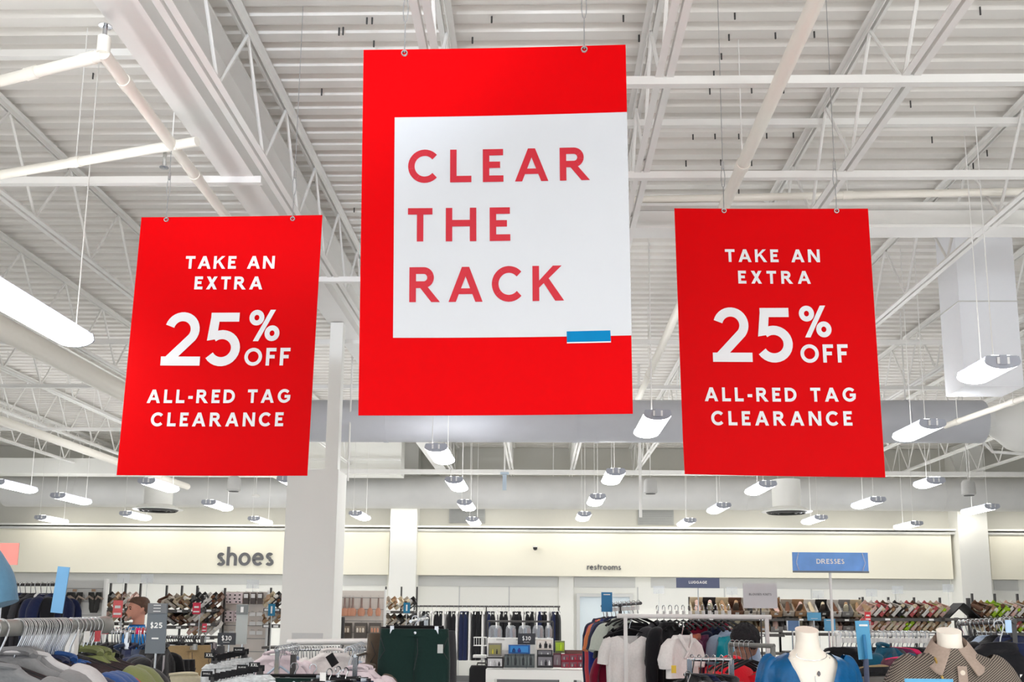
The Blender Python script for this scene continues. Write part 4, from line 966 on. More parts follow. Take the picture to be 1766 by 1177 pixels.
# -------------------- rack of white, pink and dark clothes by the column
A, B = P(497, 1108, 7.2), P(662, 1107, 7.0)
wr = rack('white topped rack of pale shirts beside the box column', A, B, .022, M_rackw, (.02, .97))
A1, B1 = A - Vector((0, .12, .05)), B - Vector((0, .12, .05))
MB().tube([A1, B1], .01, 10).build('front_rail', M_chrome, wr, world=True)
for f in (.05, .95): MB().tube([A.lerp(B, f), A1.lerp(B1, f)], .009, 8).build('rail_bracket', M_chrome, wr, world=True)
hang_row(A1, B1, 34, 'hangB', None, 'chrome-hooked hanger on the lower rail by the column, {o} along', 'hanger', 'hangers by the box column', jit=.2, base_rot=.3)
for i, (px, py, Y, c, r, lab) in enumerate(((478, 1124, 6.2, 'pink', .12, 'pinkish white shirt hanging face-out at the column foot'), (575, 1120, 6.5, 'white', .2, 'white shirt with dark strap in the middle of the column rack'), (500, 1132, 6.6, 'light blue', 1.0, 'pale blue shirt edge behind the pinkish white one'))):
    place('shirt_soft', make_shirt('blouse', .42, .66, .09, 'long', 'polo', seed=6), P(px, py, Y) + Vector((0, 0, .06)), (0, 0, r), lab, 'shirt', None, one(c))
A3, B3 = P(612, 1132, 5.5), P(655, 1122, 6.9)
rack('chrome arm holding pink shirts in front of the dark shorts', A3, B3, .009, M_chrome, (.03,))
hang_row(A3, B3, 8, 'shirt_soft', None, '{c} shirt on the chrome arm, {o} back from the front', 'shirt', 'pink and lilac shirts on the chrome arm', ['pink', 'pink', 'brown', 'pink', 'pink', 'white', 'pink', 'light blue'], jit=.1, dz=-.0, base_rot=-.55)
A4, B4 = P(478, 1122, 6.0), P(513, 1116, 7.0)
rack('chrome arm with pale blue hangers at the column foot', A4, B4, .01, M_chrome, (.03,))
hang_row(A4, B4, 8, 'hangBlue', make_hanger(.16, mat('pale_blue_plastic', (186, 204, 222), 0.4)), 'pale blue hanger on the chrome arm at the column foot, {o} back', 'hanger', 'pale blue hangers')
A5, B5 = P(600, 1124, 5.6), P(624, 1114, 6.6)
hang_row(A5, B5, 8, 'hangBlue', None, 'pale blue hanger beside the pink shirts, {o} back', 'hanger', 'pale blue hangers by the pink shirts')
for i, (px, py, Y, r, c, w) in enumerate(((508, 1150, 5.2, .1, 'forest', 1), (540, 1152, 5.3, .25, 'jean', 1), (568, 1160, 5.1, .9, 'jean', 1), (583, 1156, 5.2, 1.0, 'navy', 1), (596, 1158, 5.2, 1.0, 'jean', 1))):
    place('clip', None, P(px, py, Y), (0, 0, r), 'clip hanger holding dark trousers low by the column, %s along' % ordw(i), 'hanger', 'clip hangers low by the column')
    place('trous', None, P(px, py, Y), (0, 0, r), '%s trousers clipped low in front of the column, %s along' % (c, ordw(i)), 'trousers', 'dark trousers low by the column', one(c))
tag(MB().box((0, 0, 0), (.05, .012, .075), Euler((0, -.6, 0)).to_matrix()).build('hang_tag', M_black, None, smooth=False), 'black hang tag on the white shirt by the column', 'tag').location = P(573, 1139, 6.2)
tag(MB().box((0, 0, 0), (.03, .008, .04)).build('price_tag', M_whiteplastic, None, smooth=False), 'white price tag on the dark trousers at the picture bottom', 'tag').location = P(557, 1168, 5.0)
po = P(506, 1140, 5.9); rk2 = thing('rack_post', 'dark square rack post in front of the pinkish white shirt', 'post', (po.x, po.y, 0)); MB().box((0, 0, po.z / 2 + .01), (.03, .03, po.z + .05)).build('post_tube', M_rackd, rk2, smooth=False)
# hairbrush slatwall
slatwall(588, 663, 1019, 14.0, 'cream slatwall hung with copper hairbrushes and gift sets', M_slatp, n=9)
M_cop = mat('copper_brush', (200, 142, 114), 0.4, var=0.2); M_hand = mat('brush_handle', (140, 116, 108), 0.4)
def make_brush():
    t = em('hairbrush')
    MB().loft([((0, 0, -.02), .012, .01, 1), ((0, 0, -.12), .013, .011, 1), ((0, 0, -.16), .018, .014, 1)], 12).build('handle', M_hand, t)
    MB().loft([((0, 0, -.155), .02, .014, 1), ((0, 0, -.18), .042, .018, .9), ((0, 0, -.22), .046, .02, .85), ((0, 0, -.26), .034, .018, .9)], 18).build('brush_head', M_cop, t)
    MB().tube([(0, .08, 0), (0, -.05, .003)], .003, 6).build('peg', M_chrome, t)
    return t
for i, px in enumerate((595, 603, 609, 624, 639, 653)):
    place('brush', make_brush, P(px, 1029, 13.95), (0, 0, 0), 'copper hairbrush hanging on the cream slatwall, %s from the column' % ordw(i), 'hairbrush', 'copper hairbrushes', None, (1.2 if i in (0, 2, 3) else .85, 1, 1.05))
def make_giftset():
    t = em('gift_set')
    MB().box((0, -.03, -.11), (.17, .06, .24)).build('box', mat('gift_taupe', (88, 80, 74), 0.4), t, smooth=False)
    MB().box((0, -.062, -.08), (.13, .004, .09)).build('window', mat('gift_window', (146, 132, 118), 0.2), t, smooth=False)
    for x, c in ((-.04, (232, 222, 210)), (.0, (206, 190, 170)), (.04, (226, 214, 200))): MB().lathe([(.012, -.03), (.014, 0), (.012, .02), (.006, .03)], (x, -.07, -.09), 10).build('bottle', mat('bottle_%d' % c[0], c, 0.3), t)
    MB().tube([(0, .08, .02), (0, -.05, .024)], .003, 6).build('peg', M_chrome, t)
    return t
for i, px in enumerate((597, 623, 648)):
    place('giftset', make_giftset, P(px, 1076, 13.95), (0, 0, 0), 'taupe gift set box below the hairbrushes, %s from the column' % ordw(i), 'gift set', 'taupe gift sets', {'bottle': M_cop} if i == 2 else None)
pu = P(581, 1060, 13.5); t = thing('umbrella_rack', 'narrow gray folded umbrella rack beside the box column', 'rack', (pu.x, 13.5, 0))
for s in (-.05, .0, .05): MB().tube([(s, 0, .4), (s, 0, 1.45)], .022, 8).build('umbrella', M_shelf if s else M_slat, t)
MB().box((0, .05, .75), (.2, .04, 1.5)).build('frame', M_rackd, t, smooth=False)
# dark shorts hung face-out in front
pS = P(716, 1068, 5.9)
place('clip', None, pS, (0, 0, .05), 'clip hanger of the big dark green shorts', 'hanger')
sh = place('shorts', make_pants('shorts', .42, .6, .33, .11, .23), pS + Vector((0, -.005, 0)), (0, 0, .05), 'big dark green shorts hanging face-out beside the gift table', 'shorts', None, one('forest'))
ps = [c for c in sh.children if c.name.startswith('trouser_body')][0]
MB().box((.155, -.06, -.17), (.032, .005, .05)).build('brand_patch', mat('patch_gray', (186, 190, 188), 0.5), sh, smooth=False)
place('trous', None, P(690, 1076, 6.15), (0, 0, .5), 'brown trousers peeking out behind the dark green shorts', 'trousers', None, one('brown'))
place('shorts', None, P(735, 1072, 6.4), (0, 0, -.35), 'charcoal shorts edge behind the dark green shorts', 'shorts', None, one('charcoal'))
place('shorts', None, P(712, 1066, 6.3), (0, 0, .0), 'black shorts just behind the dark green pair', 'shorts', None, one('black'))
a = P(716, 1064, 5.8); rack('chrome face-out arm carrying the dark green shorts', Vector((a.x, 5.6, a.z - .026)), Vector((a.x - .05, 6.9, a.z - .02)), .009, M_chrome, (.9,))
m = MB(); 
for i in range(5): m.tube([P(720 + i * 3, 1074 - i * 1.5, 5.85), P(724 + i * 3, 1066 - i * 1.5, 5.85), P(728 + i * 3, 1072 - i * 2, 5.85)], .004, 6)
tag(m.build('size_ring', M_clear), 'clear plastic size rings bunched over the dark green shorts', 'size ring')
# -------------------- trousers on the back wall rail
A, B = P(712, 1046, 21.3), P(966, 1047, 21.3)
rack('long dark rail of trousers against the back wall', A, B, .018, M_rackd, (.01, .5, .99))
MB2 = make_drape('hanging_trousers', .34, 1.02, .075, .1, 1)
for i in range(34):
    c = 'white' if i % 3 == 1 else random.choice(['black', 'black', 'charcoal', 'black', 'navy', 'brown' if i % 9 == 5 else 'black'])
    p = along(A, B, 34, i)
    place('wtr', MB2, p + Vector((0, 0, -.02)), (0, 0, PI / 2 + random.uniform(-.25, .25)), '%s trousers on the long back wall rail, %s from the shoe racks' % (c, ordw(i)), 'trousers', 'trousers on the back wall rail', {'hanging_trousers': K(c)}, (1, .55 if c == 'white' else 1.15, 1))
    place('wh', make_hanger(.3, M_whiteplastic, None, .014), p, (0, 0, PI / 2 + random.uniform(-.3, .3)), 'white hanger on the long back wall rail, %s from the shoe racks' % ordw(i), 'hanger', 'white hangers on the back wall rail')
# -------------------- gift table
GY = 11.8
a, b = P(838, 1155, GY), P(1017, 1155, GY); tz = a.z
gt = thing('gift_table', 'white square-framed gift table in the middle aisle', 'table', ((a.x + b.x) / 2, GY + .35, 0)); w = b.x - a.x
MB().box((0, 0, tz - .055), (w, .75, .11)).build('tabletop', M_col, gt, smooth=False)
for sx in (-1, 1):
    for sy in (-1, 1): MB().box((sx * (w / 2 - .05), sy * .32, (tz - .11) / 2), (.1, .1, tz - .11)).build('leg', M_col, gt, smooth=False)
MB().box((0, 0, .35), (w - .2, .6, .03)).build('lower_shelf', M_shelf, gt, smooth=False)
a2, b2 = P(841, 1101, GY + .45), P(954, 1101, GY + .45)
rs = thing('display_riser', 'white riser block at the back of the gift table', 'riser', ((a2.x + b2.x) / 2, GY + .5, tz))
MB().box((0, 0, (a2.z - tz) / 2), (b2.x - a2.x, .3, a2.z - tz)).build('block', M_whiteplastic, rs, smooth=False)
for f in (-.3, 0, .25): MB().box((f * (b2.x - a2.x), -.152, a2.z - tz - .015), (.1, .004, .02)).build('price_ticket', M_slat, rs, smooth=False)
def gbox(px0, px1, py0, py1, Y, c, win, label, items=None, d=.09, wc=None):
    p, q = P(px0, py0, Y), P(px1, py1, Y); w = q.x - p.x; h = p.z - q.z
    t = thing('gift_box', label, 'gift box', ((p.x + q.x) / 2, Y, q.z), 0, None)
    MB().box((0, d / 2, h / 2), (w, d, h)).build('box', mat('gift_%d_%d_%d' % c, c, 0.35), t, smooth=False)
    if win:
        MB().box((0, -.003, h * .52), (w * .84, .004, h * .7)).build('window', mat('giftwin_%d_%d_%d' % win, win, 0.2), t, smooth=False)
    for i, (f, ic, k) in enumerate(items or ()):
        MB().lathe([(.001, 0), (w * .075 * k, 0), (w * .08 * k, h * .3 * k), (w * .03, h * .38 * k), (w * .035, h * .5 * k), (.001, h * .5 * k)], (f * w, -.012, h * .2), 12).build('bottle', mat('btl_%d_%d_%d' % ic, ic, 0.25), t)
    return t
sil, blk, wht = (176, 176, 178), (34, 34, 38), (226, 226, 228)
zt = [1153]
gbox(839, 868, 1134, 1153, GY, (36, 34, 34), (206, 206, 208), 'black framed perfume box with silver window at the table corner', [(-.25, wht, 1), (0, sil, 1), (.25, blk, .8)])
gbox(842, 865, 1110, 1133, GY + .02, (128, 124, 116), (150, 146, 96), 'taupe perfume box with yellow bottles stacked on the black framed one', [(-.15, (214, 200, 70), .7), (.15, blk, .7)])
gbox(866, 877, 1122, 1152, GY + .06, (206, 204, 200), None, 'small white box behind the gray perfume packs')
for i, (x0, x1) in enumerate(((870, 882), (882, 896), (896, 909), (909, 922))):
    gbox(x0, x1, 1129, 1152.5, GY, (70, 78, 80), (96, 104, 104), 'dark gray perfume pack in the row under the blue box, %s along' % ordw(i), [(0, (34, 40, 46), 1.6)])
gbox(877, 914, 1113, 1128.5, GY + .02, (16, 90, 160), (40, 132, 206), 'bright blue perfume box with curved front above the gray packs', [(0, (60, 60, 150), .9), (-.25, (20, 60, 120), .9)])
gbox(926, 954, 1131, 1152.5, GY, (32, 30, 34), (128, 126, 132), 'lower black perfume box with silver window', [(-.22, sil, .8), (.05, blk, .9), (.26, wht, .8)])
gbox(926, 953, 1122, 1131, GY + .01, (38, 36, 38), (112, 110, 116), 'middle slim black perfume box in the tall stack', [(-.2, sil, .8), (.2, wht, .6)])
gbox(925, 953, 1104, 1122, GY + .02, (214, 206, 198), (232, 226, 220), 'white box with black topped bottles at the top of the stack', [(-.26, blk, 1), (.08, blk, 1.3), (.34, blk, .9)])
gbox(957, 974, 1106, 1127, GY + .1, (110, 122, 70), (166, 196, 50), 'lime green perfume box behind the red packs', [(.1, (180, 220, 30), 1.4)])
gbox(954, 968, 1127, 1152, GY + .05, (92, 50, 58), (140, 120, 128), 'maroon perfume pack beside the black stack', [(0, sil, 1)])
for i, (x0, x1) in enumerate(((968, 982), (982, 996), (996, 1011))):
    for j, (y0, y1) in enumerate(((1141, 1152.8), (1129, 1140.8))):
        gbox(x0, x1, y0, y1, GY, (150, 22, 48), (126, 80, 92), 'crimson perfume pack, %s row, %s from the black stack' % (('bottom', 'top')[j], ordw(i)), [(-.15, sil, .9), (.2, (190, 40, 60), .9)])
gbox(974, 1007, 1122, 1129, GY + .12, (84, 48, 48), (120, 90, 84), 'long brown box lying behind the crimson packs')
for i, (x0, x1) in enumerate(((843, 866), (872, 890), (894, 916), (918, 938), (940, 952))):
    p, q = P(x0, 1079, GY + .45), P(x1, 1100.5, GY + .45); w_ = q.x - p.x; h_ = p.z - q.z
    t = thing('gift_bag', 'clear zip bag of toiletries on the riser, %s along' % ordw(i), 'gift bag', ((p.x + q.x) / 2, GY + .42, q.z), 0, 'clear gift bags')
    MB().loft([((0, 0, 0), w_ / 2, .04, .5), ((0, 0, h_ * .6), w_ / 2, .04, .55), ((0, 0, h_ * .9), w_ * .42, .03, .6), ((0, 0, h_), w_ * .25, .012, .7)], 20).build('bag', M_clear, t)
    for k, c in ((-.25, (70, 66, 72)), (.05, (110, 122, 140)), (.28, (120, 92, 88))): MB().lathe([(.02, 0), (.022, h_ * .6), (.01, h_ * .75)], (k * w_, 0, .005), 10).build('bottle', mat('bagbottle_%d' % c[0], c, 0.3), t)
a3, b3 = P(841, 1072, GY + .6), P(954, 1072, GY + .6)
t = thing('display_bar', 'thin dark crossbar standing above the clear gift bags', 'display bar', (a3.x, GY + .66, tz)); MB().tube([(0, 0, a3.z - tz), (b3.x - a3.x, 0, a3.z - tz)], .012, 8).build('bar', M_rackd, t)
for f in (0, 1): MB().tube([(f * (b3.x - a3.x), 0, 0), (f * (b3.x - a3.x), 0, a3.z - tz)], .01, 8).build('upright', M_rackd, t)
# luggage and wire basket near the table
p = P(829, 1150, 12.3); t = thing('suitcase', 'black suitcase standing beside the gift table', 'suitcase', (p.x, 12.5, 0))
MB().loft([((0, 0, .06), .15, .11, .4), ((0, 0, .4), .16, .12, .4), ((0, 0, p.z - .04), .15, .11, .4), ((0, 0, p.z), .13, .09, .5)], 24).build('shell', M_black, t)
MB().tube([(-.06, 0, p.z - .02), (-.05, 0, p.z + .03), (.05, 0, p.z + .03), (.06, 0, p.z - .02)], .01, 8).build('handle', M_rackd, t)
for s in (-1, 1): MB().tube([(s * .1, -.02, .035), (s * .1, .02, .035)], .035, 12).build('wheel', M_rackd, t)
p = P(829, 1108, 12.4); t = thing('wire_basket', 'white wire basket stand with folded goods beside the gift table', 'basket', (p.x, 12.6, 0)); m = MB()
for i in range(7): m.tube([(-.09 + i * .03, -.06, p.z - .05), (-.09 + i * .03, -.06, p.z + .05)], .004, 5)
for z in (-.05, .05): m.tube([(-.1, -.06, p.z + z), (.1, -.06, p.z + z)], .005, 5); m.tube([(-.1, .1, p.z + z), (.1, .1, p.z + z)], .005, 5)
m.build('basket_wire_mesh', M_rackw, t); MB().tube([(0, .1, 0), (0, .1, p.z + .05)], .012, 8).build('post', M_rackw, t); MB().box((0, 0, p.z - .18), (.2, .2, .03)).build('tray', M_rackw, t, smooth=False)
# -------------------- blue blade and 4-way rack of blouses
M_bl = mat('blade_blue', (34, 124, 178), 0.4); M_bl2 = mat('sign_blue', (88, 166, 208), 0.4)
def cap_line(t, w, h, R): MB().box((0, -.006, h * .88), (w * .62, .003, h * .05)).build('caption_line', M_whiteplastic, t, smooth=False)
sign(1037, 1022, 1056, 1056, 8.2, M_bl, 'blue blade sign above the blouse rack beside the restroom door', pole=1046, extra=cap_line)
A, B = P(1038, 1046, 8.6), P(1105, 1041, 7.6)
rack('black upper arm of the blouse rack beside the restroom door', A, B, .012, M_rackd, (.5,))
hang_row(A, B, 9, 'hangW', make_hanger(.4, M_black, M_whiteplastic), 'white-tagged hanger on the upper blouse arm, {o} from the door', 'hanger', 'hangers on the upper blouse arm', base_rot=.4)
for i, (px, py, Y, c, r, kd) in enumerate(((1027, 1052, 8.5, 'navy', 1.1, 'long'), (1031, 1054, 8.45, 'coral', 1.1, 'long'), (1036, 1053, 8.4, 'orange', 1.05, 'short'), (1042, 1052, 8.3, 'royal blue', 1.0, 'long'), (1050, 1050, 8.2, 'navy', .9, 'short'), (1059, 1052, 8.1, 'pale sage', .8, 'short'), (1056, 1050, 8.25, 'magenta', 1.0, 'short'))):
    k = 'blou_' + kd
    place(k, make_shirt('blouse', .42, .8, .1, kd, 'band', seed=5, neck=.1), P(px + 8, py - 2, Y), (0, 0, r), '%s blouse fanned on the rack beside the restroom door, %s out' % (c, ordw(i)), 'blouse', 'blouses fanned by the door', one(c))
A, B = P(1064, 1063, 7.4), P(1330, 1065, 7.4)
rack('white metal bar of the blouse rack running toward the velvet dress', A, B, .017, M_rackw, (.055, .97))
place('cardi', make_shirt('cardigan', .46, .7, .11, 'long', 'band', seed=8, neck=.1), P(1096, 1058, 8.05), (0, 0, .1), 'black lace cardigan above the white cowl blouse', 'cardigan', None, one('black'))
# white cowl-neck blouse
wb = thing('cowl_blouse', 'white cowl-neck blouse hanging face-out on the blouse rack', 'blouse', P(1085, 1068, 7.7)); wb.scale = (.9, .9, .95)
def cowl(u, v):
    a = 2 * PI * u; rows = [(.135, .10, .03), (.15, .16, .04), (.19, .185, .05), (.26, .19, .055), (.36, .2, .055), (.5, .195, .06), (.7, .2, .06)]
    k = v * 6; i = min(int(k), 5); f = k - i; d, h, q = [rows[i][j] * (1 - f) + rows[i + 1][j] * f for j in range(3)]
    x = h * math.copysign(abs(math.cos(a)) ** .8, math.cos(a)); front = math.sin(a) < 0
    dip = .075 * max(0, 1 - abs(x) / .1) ** 1.2 * max(0, 1 - v * 2.2) if front else 0
    rip = 1 + (.25 * math.sin(9 * a) + .25 * math.sin(26 * (d + .6 * abs(x))) * (1 if front else 0)) * min(1, v * 2)
    return (x, q * rip * math.copysign(abs(math.sin(a)) ** .7, math.sin(a)), -d - dip)
MB().grid(cowl, 48, 26, True).build('body', K('white'), wb)
for s in (-1, 1): MB().tube([(s * .15, 0, -.165), (s * .185, 0, -.19), (s * .215, 0, -.27), (s * .225, 0, -.36)], [(.03, .04), (.045, .06), (.05, .07), (.05, .072)], 14).build('sleeve', K('white'), wb)
place('hangA', None, P(1085, 1064, 7.72), (0, 0, 0), 'black hanger inside the white cowl-neck blouse', 'hanger')
place('blou_long', None, P(1076, 1106, 7.85), (0, 0, .15), 'deep red blouse showing under the white cowl-neck one', 'blouse', None, one('burgundy'))
place('blou_short', None, P(1090, 1064, 7.95), (0, 0, .1), 'black top inside the neck of the white cowl-neck blouse', 'blouse', None, one('black'))
for i, (px, py, Y, c, r, kd) in enumerate(((1135, 1056, 7.9, 'charcoal', .9, 'long'), (1147, 1058, 7.9, 'forest', .6, 'long'), (1152, 1056, 7.8, 'black', .9, 'long'), (1170, 1068, 8.0, 'burgundy', .5, 'long'), (1198, 1076, 7.7, 'rust', 1.25, 'short'), (1212, 1078, 7.8, 'plum', 1.1, 'long'), (1236, 1064, 8.0, 'navy', .9, 'long'), (1249, 1080, 7.7, 'teal', 1.2, None), (1259, 1070, 7.9, 'light blue', .7, 'short'))):
    k = 'blo2_%s' % kd
    place(k, make_shirt('blouse', .42, .85, .1, kd, 'band', seed=7, neck=.09), P(px, py, Y), (0, 0, r), '%s blouse under the white bar, %s from the cowl blouse' % (c, ordw(i)), 'blouse', 'blouses under the white bar', one(c))
place('dressb', make_shirt('hanging_dress', .5, 1.0, .12, None, None, seed=4, neck=.16), P(1217, 1056, 8.2), (0, 0, .12), 'wide burgundy dress hanging behind the plum blouse', 'dress', None, one('burgundy'))
place('knit', make_shirt('knit_blouse', .44, .7, .1, 'short', 'band', seed=3), P(1146, 1062, 7.95), (0, 0, .45), 'pale gray speckled knit between dark blouses', 'blouse', None, {k: mat('speckled_knit', (150, 150, 152), .9, var=.5, scale=120) for k in ('body', 'sleeve', 'collar')})
hang_row(P(1128, 1050, 7.9), P(1262, 1049, 7.8), 12, 'hangW', None, 'white-tagged hanger on the white bar, {o} from the cowl blouse', 'hanger', 'hangers on the white bar', base_rot=.5)
# white wrap blouse
ww = thing('wrap_blouse', 'white wrap blouse with draped neck on a front arm', 'blouse', P(1175, 1080, 7.0), .8); ww.scale = (.85, .85, .85)
body_mesh(.4, .34, .1, z0=-.075, neck=.09, nf=5, seed=3, slope=.07, waist=.92).build('body', K('white'), ww)
for s in (-1, 1): MB().tube([(s * .14, 0, -.12), (s * .19, 0, -.17), (s * .225, 0, -.27), (s * .21, 0, -.33)], [(.03, .045), (.045, .06), (.05, .07), (.045, .065)], 14).build('sleeve', K('white'), ww)
for s in (-1, 1): MB().tube([(s * .085, -.035, -.07), (s * .06, -.06, -.13), (0, -.07, -.2), (-s * .05, -.065, -.26)], [(.016, .01)] * 4, 8).build('wrap_fold', K('white'), ww)
MB().tube([(.02, -.075, -.22), (.07, -.085, -.25), (.09, -.085, -.32)], .014, 8).build('tie', K('white'), ww)
place('hangW2', make_hanger(.3, M_whiteplastic), P(1175, 1079, 7.02), (0, 0, .8), 'white hanger of the white wrap blouse', 'hanger')
# low front rack with black hangers
A, B = P(1187, 1137, 5.6), P(1264, 1139, 5.5)
rack('low chrome rack with black tops in front of the blouses', A, B, .012, M_chrome, (.02, .96))
hang_row(A, B, 6, 'hangA', None, 'black hanger on the low chrome rack, {o} along', 'hanger', 'hangers on the low chrome rack', base_rot=.7)
hang_row(A, B, 6, 'shirt_tee', None, '{c} top on the low chrome rack, {o} along', 'top', 'tops on the low chrome rack', ['black', 'charcoal', 'navy', 'black', 'black', 'charcoal'], base_rot=.7)
place('trous', None, P(1186, 1164, 5.2), (0, 0, .5), 'dark green skirt trousers low in front of the wrap blouse', 'trousers', None, one('forest'))
place('clip', None, P(1186, 1164, 5.2), (0, 0, .5), 'clip hanger of the dark green trousers below the wrap blouse', 'hanger')
tag(MB().box((0, 0, 0), (.025, .008, .04)).build('yellow_tag', mat('yellow_tag', (216, 178, 50), .5), None, smooth=False), 'small yellow tag below the white wrap blouse', 'tag').location = P(1162, 1155, 5.4)
hang_row(P(1259, 1111, 6.4), P(1300, 1113, 6.2), 5, 'hangC', make_hanger(.34, M_black, None), 'chrome hook hanger on the gray bar before the red shopper, {o} along', 'hanger', 'hangers before the red shopper')
rack('gray bar with few hangers in front of the red shopper', P(1258, 1112, 6.4), P(1335, 1115, 6.1), .014, M_bar, (.02, .97))
# signs on this side
M_lug = mat('slate_sign', (86, 94, 122), .45)
sign(1166, 997, 1241, 1015, 10.2, M_lug, 'slate gray LUGGAGE sign on a thin pole', 'LUGGAGE', None, .42, pole=1204, polem=M_chrome)
sign(1281, 1006.5, 1341, 1050, 7.4, mat('frost_card', (214, 214, 216), .3), 'white frosted card sign with faint gray words beside the luggage sign', 'BLOUSES KNITS', mat('faint_gray', (128, 128, 130), .5), .66, pole=1312, polem=M_rackd)
dsg = sign(1366, 953, 1498, 989, 6.6, mat('shiny_blue', (92, 152, 228), .12, var=.3, scale=9, spec=.9), 'shiny blue DRESSES sign on a white pole', 'DRESSES', None, .37, pole=1432, polem=M_rackw, poler=.009,
     extra=lambda t, w, h, R: (MB().box((0, -.004, .006), (w, .016, .012)).build('bottom_channel', M_smoke, t, smooth=False), [MB().tube([(s * w * .42, -.009, .014), (s * w * .455, -.013, h * .5), (s * w * .42, -.009, h * .98)], .004, 6).build('sleeve_crease', M_clear, t) for s in (-1, 1)]))
sign(1392, 1057, 1416, 1071, 8.0, M_bl2, 'small light blue card above the velvet dress mannequin', pole=1404, extra=lambda t, w, h, R: MB().box((0, -.005, h * .25), (w * .5, .002, h * .06)).build('caption_line', M_whiteplastic, t, smooth=False))
sign(1421, 1068, 1441, 1089, 7.0, M_bl2, 'light blue square card behind the neck of the velvet dress mannequin', pole=1430, extra=cap_line)
sign(1357, 1071, 1378, 1089, 7.4, mat('framed_blue', (96, 132, 176), .35), 'framed muted blue card before the velvet dress mannequin', pole=1367, extra=lambda t, w, h, R: [MB().box((x * w / 2, -.004, h / 2), (.008, .014, h)).build('frame_side', M_chrome, t, smooth=False) for x in (-1, 1)])
sign(1476, 1071, 1503, 1138, 4.6, M_bl2, 'tall light blue blade sign between the two mannequins', pole=1494, rot=-.05, polem=M_lug, poler=.012, extra=lambda t, w, h, R: (cap_line(t, w, h, R), MB().tube([R @ Vector((w * .05, -.012, h * .62)), R @ Vector((w * .02, -.02, h * .55)), R @ Vector((w * .02, -.02, h * .02))], .008, 8).build('clamp', M_bl, t)))
fb = sign(1560, 1171, 1645, 1200, 3.6, M_bl2, 'light blue rounded sign top at the picture bottom before the patterned polo', pole=1602)
# -------------------- mannequins
M_man = mat('mannequin_white', (238, 230, 218), .45, var=.015)
TOR = [(0.0, .047, .043), (-.05, .046, .043), (-.085, .052, .05), (-.105, .075, .062), (-.12, .115, .072), (-.14, .155, .082), (-.17, .185, .09), (-.21, .195, .1), (-.28, .178, .112), (-.36, .158, .112), (-.45, .135, .1), (-.55, .15, .11), (-.65, .175, .12)]
def tor(z):
    for i in range(len(TOR) - 1):
        if TOR[i][0] >= z >= TOR[i + 1][0]:
            f = (TOR[i][0] - z) / (TOR[i][0] - TOR[i + 1][0]); return tuple(TOR[i][j] * (1 - f) + TOR[i + 1][j] * f for j in (1, 2))
    return TOR[-1][1:]
def mannequin(top, rz, label):
    t = thing('mannequin', label, 'mannequin', (top.x, top.y, 0), rz); z0 = top.z
    m = MB(); n = 32; rows = TOR
    m.loft([((0, 0, z0 + z), hx, hy, .95) for z, hx, hy in rows], n, top=False)
    for j in range(n): m.v[j].z += -.008 + .014 * math.sin(2 * PI * j / n)      # slanted neck
    m.f.append(tuple(range(n)))
    m.build('torso_form', M_man, t)
    MB().tube([(0, 0, z0 - .64), (0, 0, .02)], .016, 10).build('stand_pole', M_chrome, t); MB().lathe([(.17, 0), (.17, .01), (.03, .025)], (0, 0, 0), 28).build('stand_base', M_chrome, t)
    return t
# velvet dress mannequin
Y1 = 4.2; p1 = P(1391, 1083, Y1); mannequin(p1, 0, 'white headless mannequin in the blue velvet dress')
M_vel = mat('velvet_blue', (0, 84, 136), .34, var=.6, scale=14, bump=.9, spec=.3)
vd = thing('velvet_dress', 'shiny blue velvet wrap dress with puff sleeves', 'dress', (p1.x, Y1, p1.z))
def dress(u, v):
    z = -.104 - v * .52
    hx, hy = tor(z); hx += .014 + .006 * v; hy += .014
    vx = max(0.0, .105 * (1 - v / .55)) if v < .55 else 0            # open V front
    amin = math.asin(min(.95, vx / hx)) if vx else -.25 * min(1, (v - .55) * 4)
    a = -PI / 2 + amin + (2 * PI - 2 * amin) * u
    rip = 1 + .075 * math.sin(a * 12 + 9 * v + 1.5 * math.sin(7 * v)) * (0.35 + v)
    return (hx * rip * math.cos(a), hy * rip * math.sin(a) - .012 * (1 if abs(u - .5) > .42 else 0), z)
m = MB().grid(dress, 72, 30); m.build('bodice', M_vel, vd)
for s in (-1, 1):
    def slv(u, v, s=s):
        a = 2 * PI * u; r = (.03 + .04 * math.sin(PI * min(1, v * .9 + .12))) * (1 + .09 * math.sin(7 * a) * (1 - .5 * v))
        c = Vector((s * (.125 + .085 * v ** .7), .005, -.145 - .03 * v - .36 * v ** 1.5)); d = Vector((s * .75, 0, -.55)).normalized()
        e1 = Vector((0, 1, 0)); e2 = d.cross(e1)
        return c + e1 * (r * math.cos(a)) + e2 * (r * math.sin(a))
    MB().grid(slv, 36, 16, True).build('sleeve', M_vel, vd)
for s in (-1, 1):
    MB().tube([(s * .1, -.03, -.118), (s * .108, -.062, -.17), (s * .08, -.1, -.26), (s * .03, -.122, -.36), (0, -.128, -.41)], [(.011, .006)] * 5, 8).build('neck_edge', M_vel, vd)
M_gold = mat('gold_chain', (206, 172, 96), .3, 1.0)
nk = thing('necklace', 'fine layered necklace on the velvet dress mannequin', 'necklace', (p1.x, Y1, p1.z))
for k, (dz, wd) in enumerate(((.13, .062), (.165, .075))):
    MB().tube([(wd * math.sin(a), -(.045 + .028 * math.cos(a) ** 2) - .012, -.09 - (dz - .09) * (.5 + .5 * math.cos(a)) ** .9) for a in [-1.9 + 3.8 * i / 20 for i in range(21)]], .0016, 5).build('chain', M_chrome, nk)
MB().lathe([(.001, -.012), (.007, -.004), (.006, .004), (.001, .01)], (.016, -.098, -.18), 10).build('pendant', mat('pendant_gray', (110, 108, 112), .3), nk)
MB().tube([(.0, -.1, -.19), (.002, -.105, -.24)], .0015, 5).build('drop_chain', M_chrome, nk)
